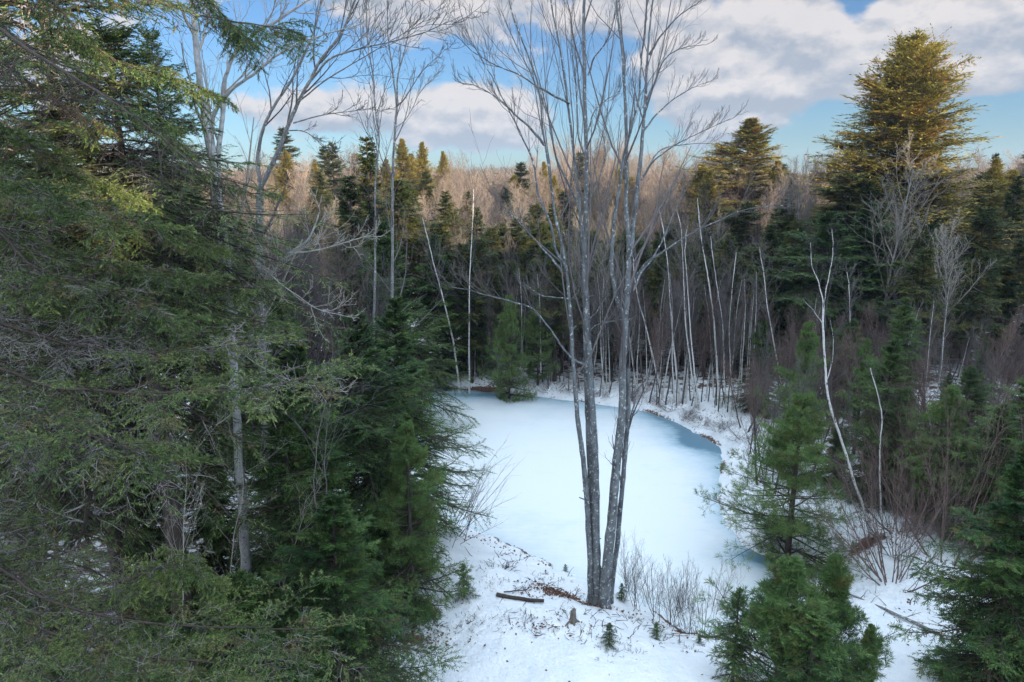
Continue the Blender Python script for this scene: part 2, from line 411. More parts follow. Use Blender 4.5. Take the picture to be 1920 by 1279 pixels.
xs = spaced(-16, 22, 0, .14, 1.07, -900, 900); ys = spaced(9, 44, 0, .14, 1.05, -120, 1300)
def litter(X, Y):
    d = shore_dist(X, Y)
    woods = np.maximum(np.maximum(ss(Y, 35.5, 39), ss(-X, 3.2 , 6)), ss(X, 10.5, 14) * ss(Y, 18, 24))
    return woods * ss(d, .8, 3) * (1 + 2.2 * ss(Y, 55, 70))
def soil(X, Y):
    d = shore_dist(X, Y)
    z = ground(X, Y); lo = ss(-z, -.30, -.02) * ss(d, -.3, 0)
    far = ss(Y, 30, 34)
    s = .75 * lo * (.35 + .65 * ss(vnoise(X, Y, .9, 3), -.15, .25)) + .12 * far * ss(-np.abs(d - .9), -.8, 0)
    q = base_px(1045, 1112); s = s + .62 * np.exp(-((X - q[0]) / .9) ** 2 - ((Y - q[1]) / .55) ** 2)
    q = base_px(1625, 1020); s = s + .8 * np.exp(-((X - q[0]) / .8) ** 2 - ((Y - q[1]) / .5) ** 2)
    q = base_px(930, 722); s = s + .5 * np.exp(-((X - q[0]) / 1.6) ** 2 - ((Y - q[1]) / .6) ** 2)
    q = base_px(770, 1200); s = s + .7 * np.exp(-((X - q[0]) / .8) ** 2 - ((Y - q[1]) / .5) ** 2)
    return s
grid_obj('snow_ground', xs, ys, ground, snow_mat(), {'litter': litter, 'soil': soil})
def edge(X, Y):
    d = -shore_dist(X, Y)
    far = ss(Y, 27, 33); rt = ss(X, 6.0, 9.5)
    e = np.exp(-np.maximum(d, 0) / (.6 + 1.1 * far + .9 * rt)) * (.28 + .52 * far + .38 * rt)
    q = on_level(1430, 1045, 0); e = e + .75 * np.exp(-((X - q[0]) / 1.6) ** 2 - ((Y - q[1]) / .6) ** 2)
    q = on_level(870, 742, 0); e = e + .45 * np.exp(-((X - q[0]) / 3.2) ** 2 - ((Y - q[1]) / .7) ** 2)
    q = on_level(1305, 830, 0); e = e + .5 * np.exp(-((X - q[0]) / 1.4) ** 2 - ((Y - q[1]) / 1.1) ** 2)
    q = on_level(990, 985, 0); e = e + .16 * np.exp(-((X - q[0]) / 2.2) ** 2 - ((Y - q[1]) / 1.2) ** 2)
    return e
grid_obj('pond_ice', np.arange(-8, 14, .12), np.arange(14, 42, .12), lambda X, Y: X * 0 + vnoise(X, Y, 1.5, 12) * .004, ice_mat(), {'edge': edge}, keep=lambda X, Y: shore_dist(X, Y) < .5)

# ------------------------------------------------------------------ things
def tag(o, label, cat, group=None, kind=None):
    if label: o['label'] = label
    if cat: o['category'] = cat
    if group: o['group'] = group
    if kind: o['kind'] = kind
    return o
def thing(name, label, cat, loc, rz=0, group=None):
    o = bpy.data.objects.new(name, None); col.objects.link(o); o.location = loc; o.rotation_euler = (0, 0, rz)
    o.empty_display_size = .2
    return tag(o, label, cat, group)
def dup(root, loc, rz, sc, label, group=None, tilt=(0, 0)):
    r = root.copy(); col.objects.link(r); r.location = loc; r.rotation_euler = (tilt[0], tilt[1], rz); r.scale = sc
    r['label'] = label
    if group: r['group'] = group
    elif 'group' in r: del r['group']
    for ch in root.children:
        c = ch.copy(); col.objects.link(c); c.parent = r
    return r

class Kind:
    """a tree built once at unit size; the first placement uses it, later ones copy it"""
    def __init__(s, builder, H): s.b = builder; s.H = H; s.root = None
    def place(s, loc, h, label, group=None, rz=0, w=1.0, tilt=(0, 0)):
        k = h / s.H; sc = (k * w, k * w, k)
        if s.root is None:
            s.root = s.b(); r = s.root; r.location = loc; r.rotation_euler = (tilt[0], tilt[1], rz); r.scale = sc; r['label'] = label
            if group: r['group'] = group
            return r
        return dup(s.root, loc, rz, sc, label, group, tilt)

def conifer(name, cat, seed, H, Rb, cb, npr, ns, nb, bl, bw, mat, mbark, droop=0.0, prof=.85, dead=0, mdead=None, trunk_r=None, sec=.42, irregular=.25, updip=.35, top_el=.85):
    rng = np.random.default_rng(seed)
    root = thing(name, '', cat, (0, 0, 0))
    tr = H * .013 + .02 if trunk_r is None else trunk_r
    n = 14; zt = np.linspace(0, H, n); wob = np.cumsum(rng.normal(0, .012 * H / 8, (n, 2)), 0); wob[0] = 0
    TP = np.stack([wob[:, 0], wob[:, 1], zt], -1)[None]; TR = (tr * (1 - zt / H) ** .8 + .008)[None]
    TP[0, 0, 2] = -.3; TR[0, 0] *= 1.25
    g = Geo(); g.tubes(TP, TR, 8); g.build('trunk', mbark, root)
    f = cb + (1 - cb) * (np.arange(npr) + rng.random(npr)) / npr; f = f ** .93
    f = np.clip(f, cb, .985)
    B, T, r = along(TP, TR, f[None]); B = B[0]; r = r[0]
    az = np.arange(npr) * 2.4 + rng.normal(0, .5, npr)
    q = (f - cb) / (1 - cb)
    side = 1 + irregular * .8 * np.sin(az * 1 + rng.uniform(0, 6)) * np.sin(q * 9 + rng.uniform(0, 6))
    Ln = Rb * (1 - q) ** prof * rng.uniform(1 - irregular, 1 + irregular * .6, npr) * side * np.minimum(1, .55 + q * 3.5) + .05 * H / 8
    elv = np.interp(q, [0, .5, 1], [-.15 - droop, .05 - droop * .6, top_el]) + rng.normal(0, .12, npr)
    D = np.stack([np.cos(az) * np.cos(elv), np.sin(az) * np.cos(elv), np.sin(elv)], -1)
    up = np.array([0, -.05 - droop * .2, -.07 - droop * .2, -.05, 0, .06, .10]) * updip / .35
    P1 = grow(B, D, Ln, 7, up, .07, rng); R1 = np.maximum(r * .42, .008)[:, None] * np.linspace(1, .2, 7)[None]
    g = Geo(); g.tubes(P1, R1, 4)
    P2, R2 = sprout(P1, R1, ns, .12, 1.0, sec, R(52), 4, -.06 - droop * .15, .08, rng, flat=True, fall=.62, rmin=.0035, lmin=bl)
    g.tubes(P2, R2, 3); g.build('branches', mbark, root)
    g = Geo()
    tp = lambda P: np.clip((1 - P[:, :1, 2] / H) * 4 + .35, .35, 1)
    side_blades(g, P2, R2, nb, .05, 1.0, bl * tp(P2), bw, R(42), rng, fall=.3, droop=droop * .3)
    side_blades(g, P1, R1, ns, .35, 1.0, bl * 1.1 * tp(P1), bw * 1.1, R(40), rng, fall=.2)
    tipd = nrm(P2[:, -1] - P2[:, -2]); g.blades(P2[:, -1], tipd, (bl * 1.1 * tp(P2))[:, 0], bw, rng)
    side_blades(g, TP, TR, 24, .93, 1.0, bl * .6, bw, R(35), rng, flat=False)
    g.build('foliage', mat, root)
    if dead:
        g = Geo(); k = rng.random(npr) < .8
        kk = (q < .75) & k; Pd, Rd = sprout(P1[kk], R1[kk], dead, .02, .8, .22, R(60), 4, -.10, .16, rng, fall=.3, rmin=.004)
        g.tubes(Pd, Rd, 3)
        Pe, Re = sprout(Pd, Rd, 5, .1, 1, .55, R(50), 3, -.06, .2, rng, rmin=.003)
        g.tubes(Pe, Re, 3); g.build('dead_twigs', mdead or m_dead, root)
    return root

def pine(name, cat, seed, H, Rb, cb, nwh, per, n2, n3, nbl, bl, bw, mat, mbark, prof=.75, asc=.25, irregular=.3, trunk_r=None):
    """long-needled pine: whorls of limbs ending in tufts"""
    rng = np.random.default_rng(seed); root = thing(name, '', cat, (0, 0, 0))
    tr = H * .014 + .02 if trunk_r is None else trunk_r
    n = 14; zt = np.linspace(0, H, n); wob = np.cumsum(rng.normal(0, .010 * H / 8, (n, 2)), 0); wob[0] = 0
    TP = np.stack([wob[:, 0], wob[:, 1], zt], -1)[None]; TR = (tr * (1 - zt / H) ** .8 + .008)[None]; TP[0, 0, 2] = -.3; TR[0, 0] *= 1.2
    g = Geo(); g.tubes(TP, TR, 8); g.build('trunk', mbark, root)
    q = np.repeat((np.arange(nwh) + .5) / nwh, per); q = np.clip(q + rng.normal(0, .006, len(q)), 0, .985); f = cb + (1 - cb) * q
    B, T, r = along(TP, TR, f[None]); B = B[0]; r = r[0]
    az = rng.uniform(0, 6.28, len(q))
    side = 1 + irregular * np.sin(az + rng.uniform(0, 6) + q * 7)
    Ln = Rb * (1 - q) ** prof * rng.uniform(1 - irregular, 1.1, len(q)) * side * np.minimum(1, .5 + 3 * q) * (1 + .35 * np.sin(q * 23 + az)) + .04 * H / 8
    elv = np.interp(q, [0, .6, 1], [asc * .2, asc, 1.0]) + rng.normal(0, .1, len(q))
    D = np.stack([np.cos(az) * np.cos(elv), np.sin(az) * np.cos(elv), np.sin(elv)], -1)
    P1 = grow(B, D, Ln, 7, np.array([0, -.03, -.03, 0, .05, .08, .1]), .06, rng); R1 = np.maximum(r * .4, .008)[:, None] * np.linspace(1, .2, 7)[None]
    g = Geo(); g.tubes(P1, R1, 4)
    P2, R2 = sprout(P1, R1, n2, .2, 1., .4, R(48), 4, .05, .1, rng, flat=True, fall=.6, rmin=.004, lmin=bl)
    P3, R3 = sprout(P2, R2, n3, .2, 1., .5, R(42), 3, .1, .12, rng, fall=.4, rmin=.003, lmin=bl * .7)
    g.tubes(P2, R2, 3); g.tubes(P3, R3, 3); g.build('branches', mbark, root)
    g = Geo()
    for P in (P3, P2):
        t = rng.uniform(.45, 1, (len(P), nbl)); Bq, Tq, _ = along(P, np.ones(P.shape[:2]), t)
        Dq = Tq * .75 + nrm(rng.normal(0, 1, Tq.shape)) * .75 + Z3 * .12
        g.blades(Bq, Dq, bl * rng.uniform(.7, 1.25, t.size) * np.clip((1 - Bq[..., 2].ravel() / H) * 4 + .4, .4, 1), bw, rng)
    side_blades(g, TP, TR, 30, .9, 1.0, bl * .5, bw, R(35), rng, flat=False)
    g.build('foliage', mat, root)
    return root

def bare(name, cat, seed, H, lvl, r0, mb, mt, lean=.05, trunk_frac=1.0, c1=14, c2=9, c3=6, a1=38, ratio1=.42, up1=.10, rmin=.006, t0=.3, wob=.05, last=3, stems=1):
    rng = np.random.default_rng(seed); root = thing(name, '', cat, (0, 0, 0))
    g = Geo(); n = 12
    D = nrm(np.stack([rng.normal(0, lean * (1 + stems * .8), stems), rng.normal(0, lean * (1 + stems * .8), stems), np.ones(stems)], -1))
    B = rng.normal(0, .06 * (stems > 1), (stems, 3)); B[:, 2] = -.25
    T = grow(B, D, H * trunk_frac * rng.uniform(.8, 1, stems), n, .03, wob, rng); TR = r0 * np.linspace(1, .12, n)[None] ** .9 * np.ones((stems, 1)); TR[:, 0] *= 1.15
    g.tubes(T, TR, 8); g.build('trunk', mb, root)
    g = Geo()
    P, Q = sprout(T, TR, c1, t0, .97, ratio1, R(a1), 7, up1, .09, rng, fall=.55, rr=.55, rmin=rmin, angj=.18); g.tubes(P, Q, 4)
    if lvl >= 2:
        P2, Q2 = sprout(P, Q, c2, .2, 1., .48, R(36), 5, up1 * .7, .13, rng, fall=.5, rmin=rmin * .8); g.tubes(P2, Q2, 3)
    if lvl >= 3:
        P3, Q3 = sprout(P2, Q2, c3, .2, 1., .55, R(36), 4, up1 * .5, .16, rng, fall=.4, rmin=rmin * .6); g.tubes(P3, Q3, 3)
    if lvl >= 4:
        P4, Q4 = sprout(P3, Q3, 3, .2, 1., .6, R(36), 3, up1 * .5, .18, rng, fall=.4, rmin=rmin * .5); g.tubes(P4, Q4, 3)
    g.build('branches', mt, root)
    return root
# ------------------------------------------------------------------ tree kinds
def HEM(seed, dense=1.0, **k):
    a = dict(H=8.0, Rb=2.8, cb=.04, npr=int(175 * dense), ns=28, nb=20, bl=.115, bw=.020, mat=m_hem, mbark=m_dbark, droop=.12, prof=.75, irregular=.48); a.update(k)
    return Kind(lambda: conifer('hemlock_tree', 'hemlock', seed, **a), a['H'])
hem_a = HEM(11); hem_b = HEM(12, prof=.7, Rb=2.9); hem_c = HEM(13, 1.0, prof=.95, Rb=2.5)
hem_s = HEM(14, .38, H=3.0, Rb=1.15, ns=14, nb=14, bl=.085, bw=.014, cb=.03, irregular=.5)      # young
spr_a = Kind(lambda: conifer('spruce_tree', 'spruce', 21, 13, 3.6, .30, 135, 30, 22, .115, .020, m_spruce, m_dbark, droop=.18, prof=.6, dead=12, irregular=.3), 13)
spr_b = Kind(lambda: conifer('spruce_tree', 'spruce', 22, 13, 3.4, .32, 140, 28, 20, .12, .021, m_spruce, m_dbark, droop=.2, prof=.65, dead=14, irregular=.4), 13)
spr_c = Kind(lambda: conifer('spruce_tree', 'spruce', 23, 13, 3.4, .66, 100, 28, 22, .11, .019, m_spruce, m_dbark, droop=.2, prof=.7, dead=12, irregular=.35), 13)
far_a = Kind(lambda: conifer('fir_tree', 'fir', 31, 9, 2.0, .28, 100, 18, 9, .22, .05, m_far, m_dbark, droop=.1, prof=.75, irregular=.4), 9)
far_b = Kind(lambda: conifer('fir_tree', 'fir', 32, 9, 2.4, .36, 95, 20, 9, .22, .05, m_far, m_dbark, droop=.15, prof=.6, irregular=.5), 9)
far_c = Kind(lambda: conifer('fir_tree', 'fir', 33, 9, 1.7, .06, 110, 18, 9, .20, .045, m_far, m_dbark, droop=.1, prof=.9, irregular=.35), 9)
far_g = Kind(lambda: conifer('fir_tree', 'fir', 34, 9, 2.2, .05, 100, 18, 9, .24, .06, m_far, m_dbark, droop=.0, prof=.8, irregular=.4), 9)
pin_a = Kind(lambda: pine('pine_tree', 'pine', 41, 6.4, 2.3, .05, 16, 7, 10, 4, 14, .16, .011, m_pine, m_dbark, prof=.6, irregular=.2), 6.4)
pin_b = Kind(lambda: pine('pine_tree', 'pine', 42, 6.4, 2.0, .05, 15, 7, 9, 4, 12, .15, .012, m_pine, m_dbark, prof=.8), 6.4)
pin_y = Kind(lambda: pine('pine_tree', 'pine', 43, 3.4, 1.35, .03, 13, 7, 8, 4, 13, .12, .010, m_pine, m_dbark, prof=1.0, asc=.5), 3.4)
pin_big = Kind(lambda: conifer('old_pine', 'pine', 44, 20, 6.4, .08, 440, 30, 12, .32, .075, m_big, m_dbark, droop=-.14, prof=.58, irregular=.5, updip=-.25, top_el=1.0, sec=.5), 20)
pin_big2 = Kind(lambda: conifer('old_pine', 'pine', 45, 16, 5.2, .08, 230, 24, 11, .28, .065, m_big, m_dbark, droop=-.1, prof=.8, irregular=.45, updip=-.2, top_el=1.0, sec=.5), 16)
bar_a = Kind(lambda: bare('bare_tree', 'bare tree', 51, 10, 3, .10, m_gbark, m_twig, c1=20, c2=9, c3=6, t0=.35, rmin=.011, up1=.14), 10)
bar_b = Kind(lambda: bare('bare_tree', 'bare tree', 52, 10, 3, .09, m_gbark, m_twigl, c1=20, c2=9, c3=6, t0=.3, rmin=.012, a1=32, up1=.14), 10)
bar_c = Kind(lambda: bare('bare_tree', 'bare tree', 53, 10, 3, .07, m_twigd, m_twigr, c1=22, c2=8, c3=5, t0=.25, rmin=.009, a1=28, up1=.16), 10)
bar_d = Kind(lambda: bare('bare_tree', 'bare tree', 54, 10, 3, .08, m_twigd, m_twig, c1=18, c2=8, c3=5, t0=.4, rmin=.010, a1=34, up1=.12, wob=.035), 10)
far_h = Kind(lambda: bare('hardwood_tree', 'hardwood', 61, 10, 4, .10, m_gbark, m_twigp, c1=22, c2=9, c3=5, t0=.25, rmin=.016, a1=36, up1=.16), 10)
far_i = Kind(lambda: bare('hardwood_tree', 'hardwood', 62, 10, 4, .09, m_twigl, m_twigp, c1=22, c2=9, c3=5, t0=.25, rmin=.016, a1=30, up1=.14), 10)
stm_a = Kind(lambda: bare('thicket_stem', 'young tree', 63, 10, 3, .07, m_twigd, m_twigr, c1=22, c2=8, c3=5, t0=.25, rmin=.009, a1=28, ratio1=.36, up1=.16), 10)
stm_b = Kind(lambda: bare('thicket_stem', 'young tree', 64, 10, 3, .06, m_twigd, m_twig, c1=20, c2=8, c3=5, t0=.35, rmin=.008, a1=30, ratio1=.34, up1=.14, wob=.035), 10)
bir_t = Kind(lambda: bare('birch_tree', 'birch', 66, 8, 3, .055, m_birch, m_twig, c1=18, c2=6, c3=3, t0=.45, rmin=.007, a1=32, ratio1=.26, up1=.1, wob=.045), 8)
brush_a = Kind(lambda: bare('bare_shrub', 'shrub', 55, 3.2, 3, .022, m_twigr, m_twigr, lean=.12, c1=9, c2=5, c3=3, t0=.12, rmin=.0045, a1=30, ratio1=.5, up1=.12, stems=6), 3.2)
brush_b = Kind(lambda: bare('bare_shrub', 'shrub', 56, 3.2, 3, .018, m_twig, m_twig, lean=.16, c1=8, c2=5, c3=3, t0=.12, rmin=.004, a1=34, ratio1=.45, up1=.1, stems=6), 3.2)
sap_a = Kind(lambda: bare('sapling', 'sapling', 57, 3.0, 2, .012, m_twigd, m_twigd, lean=.06, c1=10, c2=4, t0=.2, rmin=.0035, a1=30, ratio1=.34, up1=.12, stems=1), 3.0)
sap_b = Kind(lambda: bare('sapling', 'sapling', 58, 3.0, 2, .010, m_twigd, m_twigd, lean=.08, c1=12, c2=5, t0=.2, rmin=.0035, a1=34, ratio1=.38, up1=.1, stems=2), 3.0)
sap_c = Kind(lambda: bare('sapling', 'sapling', 65, 3.0, 2, .009, m_twigl, m_twigl, lean=.1, c1=11, c2=5, t0=.2, rmin=.003, a1=34, ratio1=.38, up1=.1, stems=1), 3.0)
tuft_a = Kind(lambda: bare('dry_weed', 'weed', 59, .6, 2, .012, m_twigd, m_twigd, lean=.4, c1=7, c2=4, t0=.15, rmin=.0065, a1=40, ratio1=.5, up1=.0, stems=8), .6)
rg = np.random.default_rng(77)
def top_h(px, py, Y):   # height of a tree whose base stands at px and whose tip shows at py
    b = base_at(px, Y); t = W(px, py, Y)
    if Y >= 30: b = np.array([t[0], Y, gz(t[0], Y)])
    return b, t[2] - b[2]
def put(kind, px, Y, py, label, group=None, w=1.0, rz=None, tilt=(0, 0)):
    b, h = top_h(px, py, Y)
    if group and shore_dist(b[0:1], b[1:2])[0] < .4: return None
    return kind.place(b, max(h, .3), label, group, rg.uniform(0, 6.28) if rz is None else rz, w, tilt)

# --- evergreens on the near left
put(hem_a, 700, 16.6, 590, 'broad dark hemlock at the left shore, its boughs reaching over the pond ice', w=1.05)
put(hem_a, 760, 20.0, 560, 'hemlock standing farther back at the left shore, its tip beside the leaning birch', w=1.0)
put(hem_c, 600, 14.0, 640, 'tall shaded hemlock left of the broad shore hemlock', w=.85)
put(hem_a, 650, 11.6, 930, 'low bright green hemlock at the lower edge of the left thicket beside the snow', w=1.25)
put(hem_b, 575, 13.2, 720, 'dark hemlock right of the pale trunk, deep in the left thicket', w=.75)
put(hem_c, 420, 16.5, 700, 'dark hemlock behind the pale trunk on the left', w=.9)
put(hem_a, 300, 15.0, 860, 'low hemlock in deep shade under the spruce boughs', w=1.1)
put(hem_b, 560, 20.0, 560, 'hemlock rising behind the left thicket under the bare limbs', w=.9)
put(pin_b, 775, 15.3, 800, 'pale green young pine showing at the edge of the shore hemlock', w=.9)
put(spr_a, 255, 13.0, -420, 'tall brownish spruce with dead lower twigs behind the nearest spruce', w=.85)
put(spr_b, 60, 17.0, -250, 'tall spruce at the left edge behind the nearest boughs', w=1.0)
put(spr_b, 395, 19.0, 60, 'spruce behind the pale trunk with its top under the clouds', w=.7)
put(spr_c, 365, 11.8, 60, 'spruce standing before the pale trunk with drooping brown-green boughs', w=1.15)
put(hem_a, 130, 10.8, 1100, 'low hemlock filling the lower left corner', w=1.5)
put(hem_c, 330, 10.2, 1130, 'low hemlock under the lowest spruce boughs', w=1.6)
put(hem_b, 480, 10.8, 1080, 'low hemlock at the foot of the pale trunk', w=1.3)
put(hem_b, 20, 13.5, 1010, 'low dark hemlock at the left edge', w=1.2)
put(hem_b, 60, 19.5, 840, 'low hemlock behind the orange lit trunk', w=1.2)
put(hem_a, 215, 20.5, 820, 'low dark hemlock in the gap right of the orange lit trunk', w=1.1)
put(hem_c, 120, 22.0, 300, 'dark hemlock far in the left woods', w=1.0)
put(hem_a, 200, 26.0, 330, 'dark hemlock in the left woods behind the spruces', w=.9)
put(hem_b, 480, 28.0, 430, 'dark hemlock behind the forked tree on the left', w=.9)
put(hem_c, 560, 33.0, 420, 'shaded hemlock left of the pointed fir', w=.8)
put(hem_a, 640, 30.0, 440, 'shaded hemlock in front of the pointed fir', w=1.0)
put(hem_b, 720, 34.0, 420, 'dark spreading hemlock right of the pointed fir', w=1.1)
put(far_c, 688, 40.0, 258, 'pointed dark fir rising above the left treeline', w=.9)
put(far_c, 655, 38.0, 330, 'shorter dark fir beside the pointed fir', w=1.1)
put(far_a, 745, 44.0, 340, 'broad dark fir under the two thin bare trees', w=1.3)
# --- evergreens on the right
put(pin_a, 1475, 20.4, 750, 'young white pine on the right shore with its thin trunk showing', w=1.1)
put(pin_b, 1490, 26.0, 610, 'bluish white pine behind the young shore pine', w=.85)
put(hem_b, 1640, 22.5, 640, 'dense hemlock behind the two crooked birches', w=.95)
put(pin_b, 1600, 27.0, 640, 'olive pine among the brush right of the forked birch', w=.7)
put(hem_c, 1850, 12.2, 835, 'large hemlock filling the lower right corner', w=1.15, rz=2.0)
put(hem_c, 1930, 13.5, 900, 'hemlock at the right edge behind the corner hemlock', w=.8)
put(pin_y, 1455, 12.6, 1050, 'bushy young pine in the foreground right of the brush', w=1.35)
put(pin_y, 1540, 12.7, 1050, 'thin topped young pine standing right of the bushy foreground pine', w=1.0)
put(hem_s, 1372, 13.2, 1105, 'small dark hemlock at the left side of the foreground pines', w=.75)
put(hem_s, 1505, 11.7, 1150, 'short hemlock at the foot of the foreground pines', w=1.5)
put(pin_y, 1610, 12.3, 1175, 'small pine with bluish tufts beside the snow on the right', w=.7)
for px, Y, py, w in [(1750, 20, 730, 1.2), (1840, 18.5, 760, 1.1), (1900, 21, 700, 1.2), (1790, 24, 690, 1.2), (1690, 21.5, 850, 1.6), (1960, 17, 740, 1.1)]:
    put([hem_b, hem_c, pin_b][int(Y) % 3], px, Y, py, 'evergreen crowding the brush above the corner hemlock', 'evergreens above the corner hemlock', w=w)
put(hem_b, 1925, 12.0, 960, 'hemlock half out of the photo at the lower right edge', w=1.2)
put(hem_a, 1700, 30.0, 560, 'dark hemlock under the old pine amid the right brush', w=.9)
put(hem_b, 1560, 40.0, 400, 'dark hemlock left of the old pine', w=1.6)
put(hem_c, 1640, 42.0, 380, 'dark hemlock below the old pine', w=1.8)
put(hem_a, 1740, 44.0, 420, 'shaded hemlock right below the old pine', w=1.7)
put(far_b, 1600, 47.0, 330, 'olive fir against the dark side of the old pine', w=2.0)
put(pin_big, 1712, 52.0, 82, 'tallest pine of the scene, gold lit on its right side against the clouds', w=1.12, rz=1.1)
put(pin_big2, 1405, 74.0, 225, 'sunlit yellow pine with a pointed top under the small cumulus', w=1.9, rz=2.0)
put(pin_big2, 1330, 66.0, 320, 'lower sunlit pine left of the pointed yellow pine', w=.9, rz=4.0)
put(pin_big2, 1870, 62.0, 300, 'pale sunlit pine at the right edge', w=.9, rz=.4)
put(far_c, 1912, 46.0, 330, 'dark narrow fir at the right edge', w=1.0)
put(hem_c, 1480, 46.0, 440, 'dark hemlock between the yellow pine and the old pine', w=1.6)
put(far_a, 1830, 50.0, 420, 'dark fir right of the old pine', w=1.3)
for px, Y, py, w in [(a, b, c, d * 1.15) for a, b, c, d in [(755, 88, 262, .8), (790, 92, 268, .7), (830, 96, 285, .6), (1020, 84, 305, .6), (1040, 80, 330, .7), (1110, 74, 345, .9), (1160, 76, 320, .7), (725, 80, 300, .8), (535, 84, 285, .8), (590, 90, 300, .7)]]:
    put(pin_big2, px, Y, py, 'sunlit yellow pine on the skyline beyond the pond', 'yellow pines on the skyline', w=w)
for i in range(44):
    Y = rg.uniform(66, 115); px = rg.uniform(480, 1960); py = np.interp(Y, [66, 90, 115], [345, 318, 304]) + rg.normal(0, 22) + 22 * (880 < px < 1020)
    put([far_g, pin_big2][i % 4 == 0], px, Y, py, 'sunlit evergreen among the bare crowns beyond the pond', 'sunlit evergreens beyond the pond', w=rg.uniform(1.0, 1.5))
# --- shaded conifers with bare boles beyond the pond
for i in range(98):
    px = rg.uniform(820, 1500); Y = rg.uniform(39.5, 56); py = np.interp(Y, [39, 56], [500, 410]) + rg.normal(0, 22)
    put([far_a, far_b][i % 2], px, Y, py, 'dark conifer with a bare bole in the woods beyond the pond', 'dark conifers beyond the pond', w=rg.uniform(.8, 1.2))
for px, Y, py, w in [(790, 39, 470, 1.3), (815, 41, 440, 1.2), (838, 39.5, 520, 1.1), (868, 42, 460, 1.1), (770, 36, 560, 1.2), (826, 44, 420, 1.3), (895, 43, 450, 1.1), (850, 40.2, 600, 1.0)]:
    put([far_a, far_b, hem_c][int(px) % 3], px, Y, py, 'dark evergreen at the far left corner of the pond', 'evergreens at the far left corner of the pond', w=w)
for px, Y, py, l in [(955, 38.2, 560, 'green pine over the red leaf patch on the far shore'), (905, 41.0, 600, 'green pine at the left end of the far shore'), (1010, 39.5, 545, 'green pine left of the maple stems on the far bank')]:
    put(pin_a, px, Y, py, l, w=.6)
for i in range(64):
    px = rg.uniform(-40, 840) if i % 3 == 0 else rg.uniform(1420, 2000); Y = rg.uniform(34, 74)
    py = np.interp(Y, [30, 50, 74], [500, 390, 345]) + rg.normal(0, 25)
    put([far_a, far_b, far_c][i % 3], px, Y, py, 'dark conifer in the side woods', 'dark conifers in the side woods', w=rg.uniform(.9, 1.4))
# --- bare hardwoods
for i in range(100):
    Y = rg.uniform(41, 62); px = rg.uniform(-40, 1960); py = np.interp(Y, [41, 50, 62], [455, 415, 380]) + rg.normal(0, 14)
    put([bar_a, bar_b, bar_c, bar_d][i % 4], px, Y, py, 'shaded grey bare hardwood in the woods round the pond', 'shaded bare hardwoods', w=rg.uniform(.7, 1.1))
for i in range(150):
    Y = rg.uniform(64, 125); px = rg.uniform(420, 1960) if i % 3 else rg.uniform(780, 1350); py = np.interp(Y, [62, 90, 125], [352, 322, 306]) + rg.normal(0, 20) + 16 * (880 < px < 1020)
    put([far_h, far_i][i % 2], px, Y, py, 'sunlit pale bare hardwood on the rise beyond the pond', 'sunlit bare hardwoods', w=rg.uniform(.8, 1.5))
for i in range(34):      # thin pale birches
    px = rg.uniform(1160, 1420) if i % 3 else rg.uniform(850, 1160)
    b = base_px(px, np.interp(px, [845, 1000, 1120, 1250, 1400], [715, 724, 742, 757, 775]) - rg.uniform(2, 30))
    bir_t.place(b, W(px, rg.uniform(430, 560), b[1])[2] - b[2], 'thin pale birch in the rank beyond the ice', 'thin pale birches along the far bank', rg.uniform(0, 6), rg.uniform(.6, .9), (rg.normal(0, .05), rg.normal(-.03, .06)))
for i in range(9):
    px = rg.uniform(1480, 1800); bir_t.place(base_at(px, rg.uniform(28, 36)), rg.uniform(5, 8), 'thin pale birch in the brush on the right', 'thin pale birches in the right brush', rg.uniform(0, 6), .7, (0, rg.normal(0, .08)))
for i in range(60):      # thin stems along the far bank and the left of it
    px = rg.uniform(845, 1400); Y = base_px(px, np.interp(px, [845, 1000, 1120, 1250, 1400], [715, 724, 742, 757, 775]) - rg.uniform(0, 22))[1]
    put([stm_a, stm_b][i % 2], px, Y, rg.uniform(430, 560), 'thin dark bare stem in the rank along the far bank', 'thin stems along the far bank', w=rg.uniform(.5, .8))
for px, Y, py in [(1230, 52, 330), (1480, 54, 265), (1500, 55, 270), (1535, 50, 255), (1450, 58, 300), (1555, 53, 300), (1280, 60, 300)]:
    put(bar_a, px, Y, py, 'tall bare tree reaching above the treeline left of the old pine', 'bare crowns above the treeline', w=.7)
put(bar_b, 1690, 40, 300, 'gnarled pale bare tree in front of the old pine', w=1.1)
put(bar_b, 1800, 36, 430, 'grey branching bare tree right of the gnarled pale tree', w=.9)
# --- brush
for px, Y, py, w in [(1520, 31, 640, 1.2), (1600, 33, 600, 1.3), (1760, 28, 700, 1.1), (1680, 25.5, 730, 1.2), (1850, 30, 640, 1.2), (1930, 26, 680, 1.1), (1430, 33.5, 600, 1.0), (1800, 22, 840, 1.3), (1560, 24.5, 800, 1.1)]:
    put([hem_a, hem_b, hem_c][int(px) % 3], px, Y, py, 'dark hemlock in the brush on the right slope', 'hemlocks in the right brush', w=w)
for i in range(96):
    px = rg.uniform(1400, 1960); Y = rg.uniform(22, 38)
    if shore_dist(np.array([base_at(px, Y)[0]]), np.array([Y]))[0] < 1: continue
    put([stm_a, stm_b, stm_a][i % 3], px, Y, rg.uniform(520, 660) if Y > 27 else rg.uniform(620, 800), 'reddish bare thicket stem in the brush on the right', 'reddish thicket stems on the right', w=rg.uniform(.8, 1.3))
for i in range(46):
    px = rg.uniform(1660, 1980); Y = rg.uniform(17, 25)
    put([brush_a, brush_b, brush_a][i % 3], px, Y, rg.uniform(640, 880), 'reddish shrub behind the corner hemlock', 'reddish shrubs at the right edge', w=.6)
